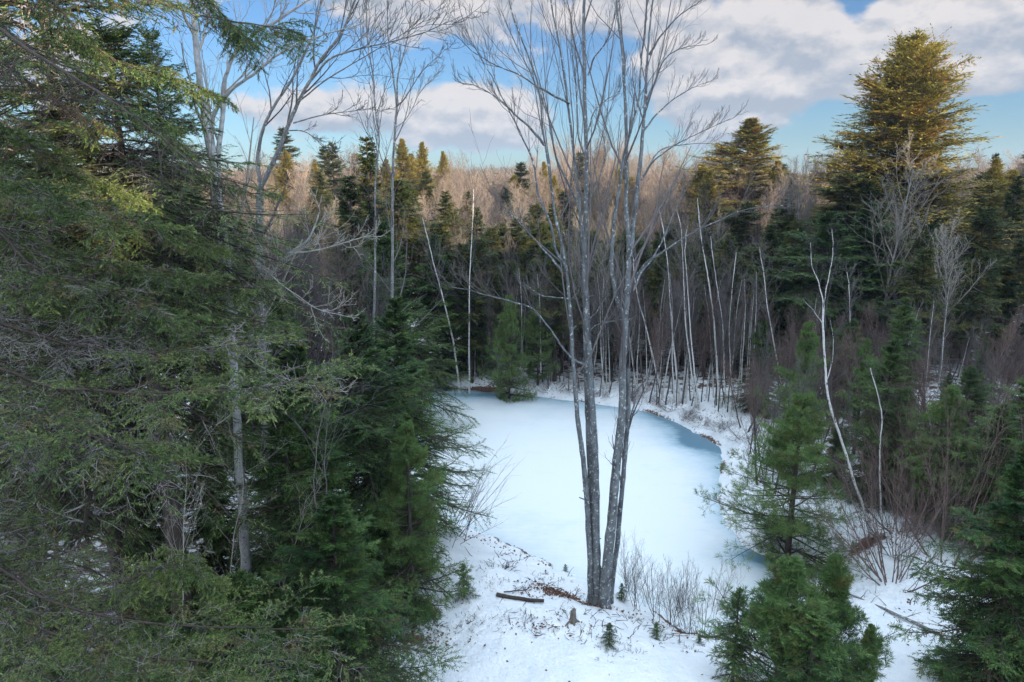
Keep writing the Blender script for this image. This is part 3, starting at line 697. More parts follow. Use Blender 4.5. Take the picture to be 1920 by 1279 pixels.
for i in range(30):
    px = rg.uniform(420, 860); Y = rg.uniform(26, 36)
    put([bar_d, bar_c][i % 2], px, Y, rg.uniform(390, 480), 'grey bare tree of the tangle on the left shore', 'grey bare tangle on the left', w=rg.uniform(.8, 1.2))
for i in range(70):      # low scrub on the far bank
    px = rg.uniform(845, 1390); bx = np.interp(px, [845, 960, 1120, 1230, 1305, 1390], [722, 730, 748, 768, 797, 835])
    b = base_px(px, bx - rg.uniform(0, 20)); (brush_b if i % 2 else brush_a).place(b, rg.uniform(.4, 1.1), 'low twiggy scrub on the snowy far bank', 'scrub on the far bank', rg.uniform(0, 6), 1.6)
for i in range(52):      # whips by the near shore
    px = rg.uniform(1165, 1350); py = np.interp(px, [1165, 1240, 1300, 1350], [1120, 1165, 1190, 1190]) + rg.uniform(-18, 6)
    b = base_px(px, py); (sap_a if i % 3 else sap_b).place(b, rg.uniform(1.1, 3.0), 'slender leafless sapling on the near bank against the ice', 'saplings on the near bank', rg.uniform(0, 6), 1.0)
for i in range(14):
    px = rg.uniform(250, 620); py = rg.uniform(1120, 1270); b = base_px(px, py); sap_c.place(b, rg.uniform(2.0, 4.0), 'pale leafless sapling in front of the left thicket', 'saplings in the left thicket', rg.uniform(0, 6), .9)
for i in range(70):
    px = rg.uniform(880, 1120) if i % 3 else rg.uniform(1120, 1320); py = rg.uniform(1040, 1190) if i % 3 else rg.uniform(1150, 1230)
    b = base_px(px, py)
    if b[2] < .35: continue
    tuft_a.place(b, rg.uniform(.12, .42), 'dry brown weed poking through the snow near the maple', 'dry weeds in the snow', rg.uniform(0, 6), 1.2)
for px, py, l in [(1008, 1170, 'tangled dry weed clump left of the stump'), (1095, 1185, 'dry weed clump below the stump'), (930, 1070, 'dry stalks on the snow near the hemlock tips'), (1300, 1190, 'dark weed clump at the foot of the saplings'), (1225, 1195, 'dry weed beside the second tiny hemlock'), (1570, 1080, 'dry weed at the upper end of the fallen branch')]:
    tuft_a.place(base_px(px, py), .6, l, None, px * .1, 1.3)
for px, py, h, l in [(1142, 1210, .62, 'tiny hemlock in the snow right below the maple'), (1230, 1198, .5, 'second tiny hemlock in the snow right of the maple'), (1165, 1125, .55, 'tiny hemlock just right of the maple base'), (1124, 1100, .7, 'tiny dark fir between the maple stems'), (1060, 1070, .3, 'tiny seedling on the edge of the near bank'), (1310, 1205, .3, 'tiny fir at the saplings on the near bank'), (870, 1120, 1.0, 'small hemlock at the right edge of the left thicket')]:
    hem_s.place(base_px(px, py), h, l, None, px, 1.2)
# ------------------------------------------------------------------ traced trees
RS = .64
def poly(pts, r0, r1, n=None, wob=0.0, seed=0):
    """pts: (px, py, Y); smooth curve with radii r0..r1"""
    p = np.array([W(*q) for q in pts]); m = len(p); n = n or 5 * m
    d = np.r_[0, np.cumsum(np.linalg.norm(np.diff(p, axis=0), axis=1))]; t = np.linspace(0, d[-1], n)
    tan = np.gradient(p, d, axis=0)
    i = np.clip(np.searchsorted(d, t, side='right') - 1, 0, m - 2); h = (d[i + 1] - d[i])[:, None]; s = ((t - d[i]) / (d[i + 1] - d[i]))[:, None]
    q = (2 * s**3 - 3 * s**2 + 1) * p[i] + (s**3 - 2 * s**2 + s) * h * tan[i] + (-2 * s**3 + 3 * s**2) * p[i + 1] + (s**3 - s**2) * h * tan[i + 1]
    if wob == 0: wob = .006
    if wob: 
        r = np.random.default_rng(seed); w = np.cumsum(r.normal(0, wob, (n, 3)), 0); w -= w[0] + np.linspace(0, 1, n)[:, None] * (w[-1] - w[0]); q = q + w
    tt = np.linspace(0, 1, n); return q, (r1 + (r0 - r1) * (1 - tt) ** 1.25) * RS
def resamp(q, r, n):
    i = np.linspace(0, len(q) - 1, n); a = i.astype(int).clip(0, len(q) - 2); w = (i - a)
    return q[a] * (1 - w[:, None]) + q[a + 1] * w[:, None], r[a] * (1 - w) + r[a + 1] * w
def twig_levels(g, limbs, rng, counts=(10, 7, 5), t0=.25, ang=30, up=.09, ratio=.3, rmin=.006, fall=.35, k=4):
    P = np.stack([resamp(q, r, 14)[0] for q, r in limbs]); Q = np.stack([resamp(q, r, 14)[1] for q, r in limbs])
    rt = ratio
    for i, c in enumerate(counts):
        P, Q = sprout(P, Q, c, t0 if i == 0 else .15, 1., rt, R(ang), 7 if i == 0 else 5, up, .10 + .03 * i, rng, fall=fall, rmin=rmin * (.8 ** i), rr=.5)
        g.tubes(P, Q, k if i == 0 else 3); rt = .5
def traced(name, label, cat, trunks, limbs, mb, mt, seed, counts=(10, 7, 5), **kw):
    rng = np.random.default_rng(seed); base = trunks[0][0][0].copy()
    root = thing(name, label, cat, base)
    for q, r in trunks:
        g = Geo(); hz = q[:, 2] - q[0, 2]; rr = r * (1 + .05 * np.sin(np.arange(len(r)) * 1.7)) * (1 + .8 * np.exp(-hz / .2)); g.tubes(q, rr, 12); g.build('trunk', mb, root, off=base)
    if limbs:
        for q, r in limbs:
            g = Geo(); g.tubes(q, r, 6); g.build('limb' if len(q) > 6 else 'stub', mb, root, off=base)
    g = Geo(); twig_levels(g, [l for l in limbs if len(l[0]) > 6] + [(q, r) for q, r in trunks], rng, counts, **kw); g.build('twigs', mt, root, off=base)
    return root
mb = base_px(1118, 1134); MY = float(mb[1])
def y(o): return MY + o
T = []
T.append(poly([(1107, 1140, y(0)), (1108, 1080, y(0)), (1101, 960, y(-.05)), (1092, 860, y(-.1)), (1084, 800, y(-.2)), (1077, 713, y(-.3)), (1072, 619, y(-.4)), (1068, 556, y(-.5)), (1061, 494, y(-.6)), (1048, 431, y(-.8)), (1030, 313, y(-1.1)), (1020, 250, y(-1.3)), (1008, 156, y(-1.5)), (989, 103, y(-1.8)), (960, 30, y(-2.1)), (940, -60, y(-2.4))], .155, .016))
T.append(poly([(1115, 1142, y(.15)), (1114, 1080, y(.15)), (1109, 960, y(.2)), (1104, 860, y(.25)), (1098, 700, y(.35)), (1097, 620, y(.4)), (1096, 556, y(.5)), (1094, 478, y(.5)), (1089, 400, y(.6)), (1076, 281, y(.8)), (1067, 194, y(1)), (1051, 94, y(1.2)), (1033, 0, y(1.4)), (1020, -90, y(1.6))], .165, .022))
T.append(poly([(1121, 1142, y(-.1)), (1120, 1080, y(-.1)), (1117, 960, y(-.1)), (1115, 860, y(-.1)), (1110, 760, y(0)), (1106, 690, y(0)), (1103, 619, y(.05)), (1099, 540, y(.1)), (1098, 470, y(.1)), (1100, 400, y(.1)), (1103, 313, y(.2)), (1100, 250, y(.2)), (1097, 156, y(.2)), (1095, 63, y(.3)), (1095, -20, y(.3)), (1094, -120, y(.3))], .185, .05))
T.append(poly([(1131, 1150, y(-.3)), (1137, 1080, y(-.3)), (1145, 990, y(-.3)), (1156, 860, y(-.3)), (1166, 780, y(-.3)), (1168, 700, y(-.3)), (1173, 619, y(-.3)), (1178, 556, y(-.3)), (1181, 494, y(-.3)), (1181, 440, y(-.3)), (1176, 380, y(-.3)), (1177, 313, y(-.3)), (1175, 250, y(-.4)), (1172, 172, y(-.5)), (1167, 109, y(-.6)), (1158, 30, y(-.7)), (1152, -80, y(-.9))], .25, .03))
T.append(poly([(1142, 1128, y(.25)), (1156, 1032, y(.2)), (1167, 900, y(.15)), (1174, 820, y(.1)), (1178, 760, y(0)), (1178, 690, y(-.1))], .12, .09))
L = [poly(p, a, b) for p, a, b in [
    ([(1181, 480, y(-.3)), (1190, 400, y(-.2)), (1198, 313, y(0)), (1203, 250, y(.1)), (1208, 188, y(.2)), (1211, 125, y(.3)), (1216, 63, y(.4)), (1224, 0, y(.5)), (1232, -80, y(.6))], .105, .022),
    ([(1169, 600, y(-.35)), (1153, 541, y(-.5)), (1147, 503, y(-.6)), (1147, 447, y(-.7)), (1152, 400, y(-.8)), (1161, 344, y(-.9)), (1168, 297, y(-1)), (1180, 255, y(-1.1)), (1197, 190, y(-1.2)), (1203, 120, y(-1.3)), (1213, 30, y(-1.5)), (1220, -60, y(-1.6))], .095, .018),
    ([(1063, 506, y(-.6)), (1041, 462, y(-.9)), (1033, 420, y(-1.1)), (1011, 375, y(-1.3)), (995, 297, y(-1.6)), (980, 263, y(-1.7)), (951, 203, y(-2)), (936, 172, y(-2.1)), (901, 109, y(-2.4)), (870, 50, y(-2.7))], .06, .010),
    ([(1053, 509, y(-.6)), (1034, 481, y(-1)), (1016, 462, y(-1.2)), (991, 437, y(-1.5)), (969, 412, y(-1.8)), (950, 395, y(-2))], .045, .012),
    ([(1105, 690, y(0)), (1069, 666, y(-.4)), (1041, 631, y(-.7)), (1019, 603, y(-.9)), (1000, 581, y(-1.1)), (963, 567, y(-1.4)), (919, 556, y(-1.8)), (880, 545, y(-2.2)), (845, 538, y(-2.5))], .05, .012),
    ([(1020, 272, y(-1.3)), (995, 238, y(-1.6)), (967, 213, y(-1.8)), (939, 188, y(-2)), (898, 163, y(-2.3)), (858, 153, y(-2.6))], .05, .010),
    ([(1067, 194, y(1)), (1039, 178, y(.7)), (1014, 163, y(.5)), (970, 138, y(.2)), (923, 119, y(0)), (883, 94, y(-.2)), (845, 55, y(-.4))], .05, .010),
    ([(1206, 203, y(.2)), (1227, 156, y(0)), (1252, 103, y(-.3)), (1283, 88, y(-.5)), (1318, 84, y(-.8))], .05, .010),
    ([(1208, 244, y(.1)), (1230, 215, y(.4)), (1258, 188, y(.7)), (1300, 163, y(1)), (1335, 150, y(1.2))], .04, .009),
    ([(1203, 338, y(0)), (1227, 300, y(-.3)), (1258, 275, y(-.6)), (1320, 244, y(-1)), (1370, 222, y(-1.3))], .04, .010),
    ([(1206, 330, y(0)), (1239, 281, y(.4)), (1289, 269, y(.8)), (1367, 272, y(1.3))], .035, .009),
    ([(1217, 103, y(.4)), (1242, 63, y(.2)), (1273, 28, y(0)), (1314, 0, y(-.2)), (1350, -30, y(-.4))], .045, .010),
    ([(1103, 141, y(.2)), (1117, 103, y(0)), (1136, 78, y(-.2)), (1150, 40, y(-.4)), (1160, 0, y(-.5))], .04, .010),
    ([(1101, 250, y(.2)), (1120, 200, y(.4)), (1142, 182, y(.6)), (1158, 175, y(.8)), (1172, 120, y(.9))], .035, .009),
    ([(1191, 520, y(-.3)), (1213, 491, y(-.6)), (1244, 469, y(-.9)), (1291, 438, y(-1.3)), (1338, 416, y(-1.7)), (1400, 392, y(-2.1)), (1470, 385, y(-2.5))], .05, .007),
    ([(1188, 545, y(-.3)), (1200, 515, y(0)), (1225, 480, y(.4)), (1250, 430, y(.8)), (1262, 400, y(1.1)), (1290, 350, y(1.4))], .05, .010),
    ([(1103, 600, y(0)), (1118, 585, y(-.5)), (1130, 565, y(-.9)), (1142, 550, y(-1.2))], .03, .008),
    ([(1105, 620, y(0)), (1120, 608, y(-.4)), (1150, 600, y(-.8)), (1185, 598, y(-1.2))], .03, .008),
    ([(1066, 560, y(-.5)), (1040, 556, y(-.9)), (1010, 550, y(-1.3)), (980, 530, y(-1.6))], .03, .008),
    ([(1068, 565, y(-.5)), (1085, 545, y(-1)), (1095, 520, y(-1.3))], .025, .007),
    ([(1089, 400, y(.6)), (1070, 350, y(.9)), (1045, 300, y(1.2)), (1030, 230, y(1.4)), (1000, 150, y(1.7)), (965, 80, y(2)), (940, 20, y(2.2))], .055, .012),
    ([(1103, 313, y(.2)), (1085, 250, y(.5)), (1082, 180, y(.6)), (1074, 110, y(.7)), (1070, 30, y(.8))], .04, .012),
    ([(1093, 400, y(.6)), (1125, 330, y(1)), (1135, 290, y(1.2)), (1130, 240, y(1.4)), (1150, 190, y(1.6))], .035, .010)]]
rs = np.random.default_rng(8)
for q, r in T[:4]:
    for k in rs.integers(6, 40, 6):
        p = q[k]; d = nrm(np.array([rs.normal(), rs.normal(), .5])); L.append((p + d * np.linspace(0, rs.uniform(.12, .3), 6)[:, None], np.linspace(.026, .014, 6)))
traced('maple_tree', 'grey multi-stemmed bare maple standing alone on the near bank before the ice', 'maple', T, L, m_maple, m_twig, 101, counts=(9, 5, 4), ratio=.27, rmin=.0055, t0=.40, ang=25, up=.15)

# pale multi-limbed trees on the left
def st(label, name, cat, trunks, limbs, mb_, mt_, seed, **k): return traced(name, label, cat, [poly(*t) for t in trunks], [poly(*t) for t in limbs], mb_, mt_, seed, **k)
yl = 13.2
st('pale grey trunk rising through the left thicket, seen between the spruce boughs', 'hardwood_tree', 'hardwood', 
   [([(462, 1090, yl), (455, 945, yl), (446, 850, yl), (440, 740, yl), (433, 640, yl), (430, 560, yl), (424, 480, yl), (414, 400, yl), (392, 270, yl), (375, 150, yl), (362, 0, yl), (350, -150, yl)], .165, .075)],
   [([(432, 600, yl), (455, 570, yl - .2), (469, 560, yl - .3), (503, 516, yl - .6), (540, 475, yl - .9), (574, 452, yl - 1.1), (600, 395, yl - 1.3)], .05, .02),
    ([(420, 440, yl), (409, 300, yl + .2), (414, 230, yl + .3), (419, 150, yl + .3), (437, 103, yl + .2), (472, 66, yl), (525, 34, yl - .3), (585, -5, yl - .6)], .10, .03),
    ([(402, 320, yl), (404, 205, yl + .4), (428, 172, yl + .2), (478, 134, yl - .2), (531, 94, yl - .6), (594, 69, yl - .9), (681, 44, yl - 1.4)], .075, .012),
    ([(469, 560, yl - .3), (490, 500, yl - 1), (540, 540, yl - 1.4), (600, 580, yl - 1.9), (640, 590, yl - 2.2)], .03, .008),
    ([(437, 650, yl), (500, 690, yl - .8), (560, 715, yl - 1.3), (650, 735, yl - 1.9)], .022, .006),
    ([(540, 475, yl - .9), (580, 470, yl - 1.3), (640, 455, yl - 1.8), (700, 440, yl - 2.3)], .03, .008)], m_pbark, m_twigl, 102, counts=(9, 5, 4), ratio=.26, rmin=.007, ang=32, t0=.3)
yl = 19.0
st('forked grey tree leaning right above the left thicket, its crown against the clouds', 'hardwood_tree', 'hardwood',
   [([(505, 1010, yl), (497, 800, yl), (490, 600, yl), (486, 410, yl), (488, 353, yl)], .19, .15)],
   [([(488, 353, yl), (483, 297, yl), (494, 238, yl), (509, 203, yl), (541, 156, yl), (569, 103, yl), (588, 56, yl), (603, 0, yl), (615, -70, yl)], .09, .03),
    ([(488, 353, yl), (519, 288, yl - .2), (538, 238, yl - .3), (556, 194, yl - .4), (578, 153, yl - .5), (600, 113, yl - .6), (635, 69, yl - .8), (666, 0, yl - 1), (690, -70, yl - 1.2)], .12, .035),
    ([(584, 150, yl - .5), (619, 109, yl - .9), (666, 91, yl - 1.2), (728, 78, yl - 1.6), (800, 58, yl - 2), (869, 28, yl - 2.5)], .05, .009),
    ([(550, 231, yl - .3), (600, 216, yl), (675, 206, yl + .4), (730, 205, yl + .8)], .035, .009),
    ([(541, 245, yl - .3), (570, 245, yl - .6), (600, 265, yl - .9), (640, 300, yl - 1.2)], .03, .009),
    ([(556, 194, yl - .4), (610, 150, yl - 1), (700, 95, yl - 1.8), (790, 48, yl - 2.6), (870, 45, yl - 3.2)], .035, .008)], m_gbark, m_twig, 103, counts=(10, 5, 4), ratio=.26, rmin=.008, ang=30)
yl = 24.0
st('thin crooked bare tree left of the two skyline stems', 'hardwood_tree', 'hardwood', [([(700, 800, yl), (702, 500, yl), (705, 313, yl), (710, 266, yl), (702, 203, yl), (699, 141, yl), (689, 78, yl), (686, 0, yl), (684, -60, yl)], .085, .03)], [], m_gbark, m_twig, 104, counts=(22, 5, 3), ratio=.16, rmin=.008, t0=.4)
st('slender bare tree forking into an upright fan beside the crooked one', 'hardwood_tree', 'hardwood', [([(735, 800, yl + 1), (736, 500, yl + 1), (736, 338, yl + 1), (739, 266, yl + 1), (744, 203, yl + 1)], .11, .06)],
   [([(744, 203, yl + 1), (738, 141, yl + 1), (728, 63, yl + .8), (725, -20, yl + .6)], .06, .02), ([(744, 203, yl + 1), (747, 141, yl + 1.1), (763, 78, yl + 1.2), (776, -10, yl + 1.4)], .06, .02),
    ([(744, 200, yl + 1), (756, 188, yl + .8), (791, 134, yl + .5), (838, 91, yl)], .045, .01), ([(741, 240, yl + 1), (760, 225, yl + 1.4), (790, 170, yl + 1.8), (830, 130, yl + 2.4)], .03, .01)], m_gbark, m_twig, 105, counts=(10, 5, 3), ratio=.26, rmin=.008)
# birches (base first)
BI = [('leaning white birch left of the ranked birches on the far bank', [(1243, 746), (1225, 670), (1209, 604), (1197, 563), (1190, 520)], 33.5, .095),
      ('white birch with a high twiggy crown behind the snowy far bank', [(1275, 756), (1268, 690), (1263, 644), (1256, 563), (1253, 506), (1245, 440)], 32.8, .10),
      ('slim grey birch crossing its neighbour on the far bank', [(1305, 765), (1295, 680), (1286, 608), (1281, 502), (1278, 440)], 32.0, .075),
      ('slim white birch in the middle of the far bank rank', [(1311, 768), (1300, 673), (1292, 583), (1289, 534), (1284, 470)], 31.8, .075),
      ('tall white birch with spreading pale limbs at the right of the far bank', [(1350, 765), (1345, 690), (1339, 608), (1327, 518), (1316, 453), (1312, 420)], 31.5, .105),
      ('thin white birch curving beside the tall one on the far bank', [(1361, 765), (1358, 690), (1355, 608), (1345, 540), (1338, 490)], 31.2, .07),
      ('grey birch stem at the right end of the far bank rank', [(1374, 768), (1370, 690), (1368, 600), (1375, 520)], 31.0, .06),
      ('short white birch stem right beside the big maple stem on the far bank', [(1196, 738), (1188, 690), (1182, 644), (1176, 600)], 35.0, .07),
      ('pale birch over the white pine on the right', [(1470, 760), (1459, 685), (1447, 620), (1440, 583), (1432, 510)], 31.0, .075),
      ('straight white birch standing high on the far left shore', [(880, 735), (880, 617), (881, 519), (887, 399)], 38.0, .09),
      ('white birch leaning left at the far left shore', [(862, 735), (850, 640), (825, 538), (812, 490), (803, 450)], 38.5, .11),
      ('thin white birch stem deep in the right brush', [(1597, 760), (1595, 697), (1594, 620), (1593, 559)], 34.0, .07)]
for i, (lb, pts, Y, r) in enumerate(BI):
    b = base_px(*pts[0]); Y = float(b[1]); q, rr = poly([(p[0], p[1], Y) for p in pts], r, r * .35); q[0, 2] = min(q[0, 2], b[2] - .1)
    t = nrm(q[-1] - q[-4]); q2 = grow(q[-1][None], t[None], 1.3, 6, .05, .08, np.random.default_rng(i))[0]; q = np.vstack([q, q2[1:]]); rr = np.r_[rr, np.linspace(r * .32, .012, 5)]
    traced('birch_tree', lb, 'birch', [(q, rr)], [], m_birch, m_twig, 200 + i, counts=(20, 6, 4), ratio=.17, rmin=.008, t0=.45, ang=34)
yb = float(base_px(1632, 1008)[1])
st('crooked white birch forking high above the white pine on the right shore', 'birch_tree', 'birch', [([(1636, 1018, yb), (1622, 960, yb), (1601, 900, yb - .1), (1575, 820, yb - .1), (1552, 746, yb - .1), (1547, 690, yb), (1544, 632, yb), (1544, 571, yb)], .075, .045)],
   [([(1544, 571, yb), (1536, 530, yb), (1522, 494, yb + .1), (1520, 455, yb + .1)], .03, .008), ([(1544, 571, yb), (1552, 530, yb), (1557, 505, yb), (1562, 457, yb), (1560, 430, yb)], .03, .008), ([(1547, 720, yb), (1558, 690, yb + .2), (1563, 650, yb + .3), (1557, 600, yb + .4)], .022, .006),
    ([(1544, 610, yb), (1525, 580, yb - .2), (1505, 560, yb - .4)], .018, .005)], m_birch, m_twig, 220, counts=(10, 5, 3), ratio=.3, rmin=.006, ang=30)
st('thin crooked white birch standing right of the forked birch', 'birch_tree', 'birch', [([(1656, 1012, yb + .3), (1650, 900, yb + .3), (1649, 840, yb + .3), (1653, 780, yb + .3), (1643, 730, yb + .3), (1632, 690, yb + .3)], .05, .02)], [], m_birch, m_twig, 221, counts=(10, 4, 2), ratio=.2, rmin=.005)
# trunk with orange sunlight painted on its bark, and neighbours in the left shade
for i, (px0, px1, r, Y, m_, lb) in enumerate([(107, 100, .10, 14.5, m_litbark, 'orange trunk with painted sunlight, standing in the left woods over the snow'), (42, 48, .07, 15.5, m_dbark, 'dark thin trunk left of the orange lit trunk'),
        (82, 92, .05, 15.0, m_dbark, 'dark pole leaning beside the orange lit trunk'), (165, 160, .09, 17.5, m_dbark, 'dark thick trunk right of the orange lit trunk'), (15, 20, .05, 17.0, m_dbark, 'dark pole at the left edge of the photo')]):
    b = base_at(px0, Y); q, rr = poly([(px0, 1110, Y), (px1, 850, Y), (px1 + 2, 600, Y)], r, r * .6); q[0] = b - np.array([0, 0, .2])
    traced('trunk_tree', lb, 'tree', [(q, rr)], [], m_, m_twigd, 240 + i, counts=(14, 5), ratio=.18, t0=.1, ang=70, up=-.02, rmin=.005)
# young thin trees before the thicket
for i, (pts, lb, m_) in enumerate([([(342, 1150), (345, 1000), (349, 900), (347, 850)], 'tan sapling with a straight stem in front of the left thicket', m_twigl),
        ([(588, 900), (600, 800), (622, 700), (620, 600), (622, 520)], 'wavy thin stem before the dark hemlocks', m_twig), ([(613, 930), (610, 850), (618, 770), (622, 720)], 'second wavy thin stem before the dark hemlocks', m_twig),
        ([(432, 1140), (440, 1000), (455, 930), (452, 860)], 'pale sapling right of the tan sapling', m_twigl), ([(530, 1190), (535, 1080), (560, 1000), (575, 930)], 'leaning sapling at the low edge of the left thicket', m_twigl)]):
    Y = 10.6 + .3 * i if i not in (1, 2) else 12.0
    q, rr = poly([(a, b_, Y) for a, b_ in pts], .017, .006)
    bb = q[0].copy(); gzz = gz(bb[0], bb[1]); bb[2] = gzz - .1; k = 8
    if q[0][2] > gzz: q = np.vstack([np.linspace(bb, q[0], k)[:-1], q]); rr = np.r_[np.full(k - 1, .0126), rr]
    traced('sapling', lb, 'sapling', [(q, rr)], [], m_, m_, 260 + i, counts=(14, 5, 2), ratio=.22, t0=.35, ang=42, up=.06, rmin=.0035)
# arching shrub over the ice beside the left hemlocks
rng = np.random.default_rng(9); b = base_px(862, 1010); root = thing('arching_shrub', 'bare shrub with long twigs arching over the ice from the left shore', 'shrub', b)
g = Geo(); nst = 26; B = rng.normal(0, .35, (nst, 3)); B[:, 2] = -.1; B[:, 1] = B[:, 1] * 3 + 1; D = np.stack([rng.uniform(.1, .8, nst), rng.normal(0, .35, nst), np.ones(nst)], -1)
P = grow(B, D, rng.uniform(1.6, 3.4, nst), 10, -.03, .05, rng); Q = np.linspace(.009, .003, 10)[None] * np.ones((nst, 1)); g.tubes(P, Q, 4); g.build('stems', m_twigd, root)
g = Geo(); P2, Q2 = sprout(P, Q, 9, .3, 1, .3, R(28), 5, .03, .08, rng, rmin=.0035); g.tubes(P2, Q2, 3); g.build('twigs', m_twigd, root)

# ------------------------------------------------------------------ nearest spruce, boughs traced one by one
def near_spruce():
    rng = np.random.default_rng(300)
    Yt = 8.6; b = base_at(-190, Yt); b[2] = gz(b[0], b[1])
    root = thing('spruce_tree', 'nearest spruce, its trunk off the left edge and its heavy boughs crossing the left side', 'spruce', b)
    TP = np.array([[b[0] + .1 * math.sin(z), b[1], z] for z in np.linspace(b[2] - .3, 20, 16)]); g = Geo(); g.tubes(TP, np.linspace(.3, .08, 16), 12); g.build('trunk', m_dbark, root, off=b)
    # (points, foliage density, dead density, radius, droop)
    B = [([(-190, -60, 8.6), (0, 45, 8.0), (75, 105, 7.6), (188, 173, 7.3), (285, 244, 7.0), (375, 315, 6.8)], .5, .35, .06, .35),
         ([(-190, -200, 8.6), (98, 0, 8.6), (169, 83, 8.8), (225, 120, 9), (310, 140, 9.2), (400, 175, 9.4)], .5, .5, .035, .25),
         ([(-190, -260, 8.8), (150, -40, 9.2), (270, 0, 9.4), (370, 30, 9.6), (450, 45, 9.8), (565, 62, 10)], .9, .3, .05, .2),
         ([(-190, -330, 8.8), (120, -120, 9.4), (300, -60, 10), (400, 10, 10.2), (470, 80, 10.4)], 1.1, .2, .05, .3),
         ([(-190, 40, 8.6), (-20, 100, 9), (80, 170, 9.3), (150, 215, 9.5), (190, 245, 9.7)], .5, .4, .035, .25),
         ([(-190, 180, 8.8), (0, 240, 9), (90, 285, 9.2), (180, 330, 9.4), (270, 380, 9.6)], .9, .4, .045, .1),
         ([(-190, 260, 8.4), (0, 330, 8), (100, 375, 7.8), (200, 410, 7.7), (285, 420, 7.6)], 1.0, .7, .05, .12),
         ([(-190, 380, 8.6), (0, 430, 8.8), (120, 470, 9), (260, 500, 9.2), (380, 520, 9.4)], .7, .9, .045, .15),
         ([(-190, 400, 8.6), (20, 450, 8.2), (60, 490, 8), (130, 520, 7.9), (230, 555, 7.9), (330, 600, 8)], .35, .9, .05, .15),
         ([(-190, 300, 8.8), (0, 350, 9.6), (150, 400, 10), (300, 440, 10.2), (420, 470, 10.4)], 1.0, .6, .05, .15),
         ([(-190, 460, 8.8), (0, 520, 9.6), (120, 570, 10), (260, 600, 10.2), (400, 615, 10.4), (520, 600, 10.6)], 1.0, .6, .05, .15),
         ([(-190, 520, 8.6), (0, 600, 8.2), (130, 640, 8), (260, 660, 7.9), (400, 650, 7.8), (480, 640, 7.8)], .5, 1.1, .05, .12),
         ([(-190, 620, 8.6), (0, 690, 7.6), (120, 730, 7.3), (260, 740, 7.1), (400, 738, 7), (500, 728, 7), (585, 705, 7)], 1.2, .8, .055, .1),
         ([(-190, 660, 8.6), (-20, 740, 7.4), (80, 790, 7.0), (170, 820, 6.8), (260, 850, 6.7), (330, 870, 6.7)], .7, 1.2, .05, .12),
         ([(-190, 720, 8.6), (-20, 800, 8.2), (90, 840, 8), (200, 850, 7.9), (290, 860, 7.8)], .5, 1.1, .05, .12),
         ([(-190, 900, 8.4), (0, 985, 8.0), (90, 1040, 7.8), (180, 1075, 7.7), (240, 1120, 7.6)], .6, .8, .04, .1),
         ([(-190, 1000, 8.4), (0, 1190, 7.8), (150, 1255, 7.6), (330, 1275, 7.6), (480, 1290, 7.6)], 1.0, .8, .05, .08),
         ([(-190, 980, 8.4), (0, 1060, 7.4), (100, 1120, 7), (230, 1150, 6.9), (350, 1165, 6.9), (470, 1170, 7), (600, 1180, 7.2)], 1.1, .8, .05, .08),
         ([(-190, 1040, 8.4), (0, 1150, 7), (120, 1200, 6.6), (250, 1230, 6.5), (400, 1240, 6.5), (540, 1250, 6.6)], 1.0, .9, .05, .08),
         ([(-190, 1080, 8.4), (0, 1230, 6.4), (100, 1270, 6.2), (250, 1290, 6.1)], .9, .9, .05, .08),
         ([(120, 1200, 7.0), (180, 1135, 7.2), (240, 1085, 7.3), (300, 1066, 7.4), (360, 1070, 7.4), (410, 1090, 7.5)], .5, 1.2, .03, .2)]
    gw = Geo(); gf = Geo(); gd = Geo()
    for i, (pts, fol, dead, r, droop) in enumerate(B):
        q, rr = poly(pts, r, .010, wob=.008, seed=i); gw.tubes(q, rr, 7)
        P, Q = resamp(q, rr, 20); P = P[None]; Q = Q[None]
        P2, Q2 = sprout(P, Q, 54, .12, 1., .20, R(58), 7, -.02 - droop * .35, .07, rng, flat=True, fall=.35, rmin=.005, rr=.45)
        gw.tubes(P2, Q2, 4)
        P3, Q3 = sprout(P2, Q2, 12, .12, 1., .38, R(50), 4, -.03 - droop * .25, .09, rng, flat=True, fall=.45, rmin=.0035, lmin=.10)
        # living shoots towards the ends, dead grey twigs nearer the stem
        own = np.repeat(np.arange(len(P2)), 12); pos = (own / len(P2))
        pat = np.sin(pos * 9 + i * 2) * .25 + rng.normal(0, .22, len(P3))
        cl = np.sin(P3[:, 0, 0] * 3.1 + i) * np.sin(P3[:, 0, 1] * 2.7 + i * 2) + np.sin(P3[:, 0, 2] * 4.3 + P3[:, 0, 0] * 1.7)
        alive = (cl * .22 + rng.normal(0, .10, len(P3)) + pos * .35) > .52 - fol * .60
        gx = gw if i < 5 else gd
        gx.tubes(P3[~alive], Q3[~alive] * .9, 3); gw.tubes(P3[alive], Q3[alive], 3)
        side_blades(gf, P3[alive], Q3[alive], 34, .0, 1., .050, .0095, R(42), rng, flat=False, fall=.25)
        gf.blades(P3[alive][:, -1], P3[alive][:, -1] - P3[alive][:, -2], .06, .016, rng)
        if dead:
            k = (rng.random(len(P2)) < min(dead, 1)) & (np.sin(np.arange(len(P2)) * .45 + i) > -.3)
            Pd, Qd = sprout(P2[k], Q2[k], int(5 * dead) + 2, .05, .95, .34, R(60), 5, -.10, .20, rng, fall=.3, rmin=.0035); gx.tubes(Pd, Qd, 3)
            Pe, Qe = sprout(Pd, Qd, 4, .15, 1, .5, R(50), 3, -.05, .22, rng, rmin=.0028); gx.tubes(Pe, Qe, 3)
    gw.build('branches', m_dbark, root, off=b); gf.build('foliage', m_spruce, root, off=b); gd.build('dead_twigs', m_dead, root, off=b)
near_spruce()

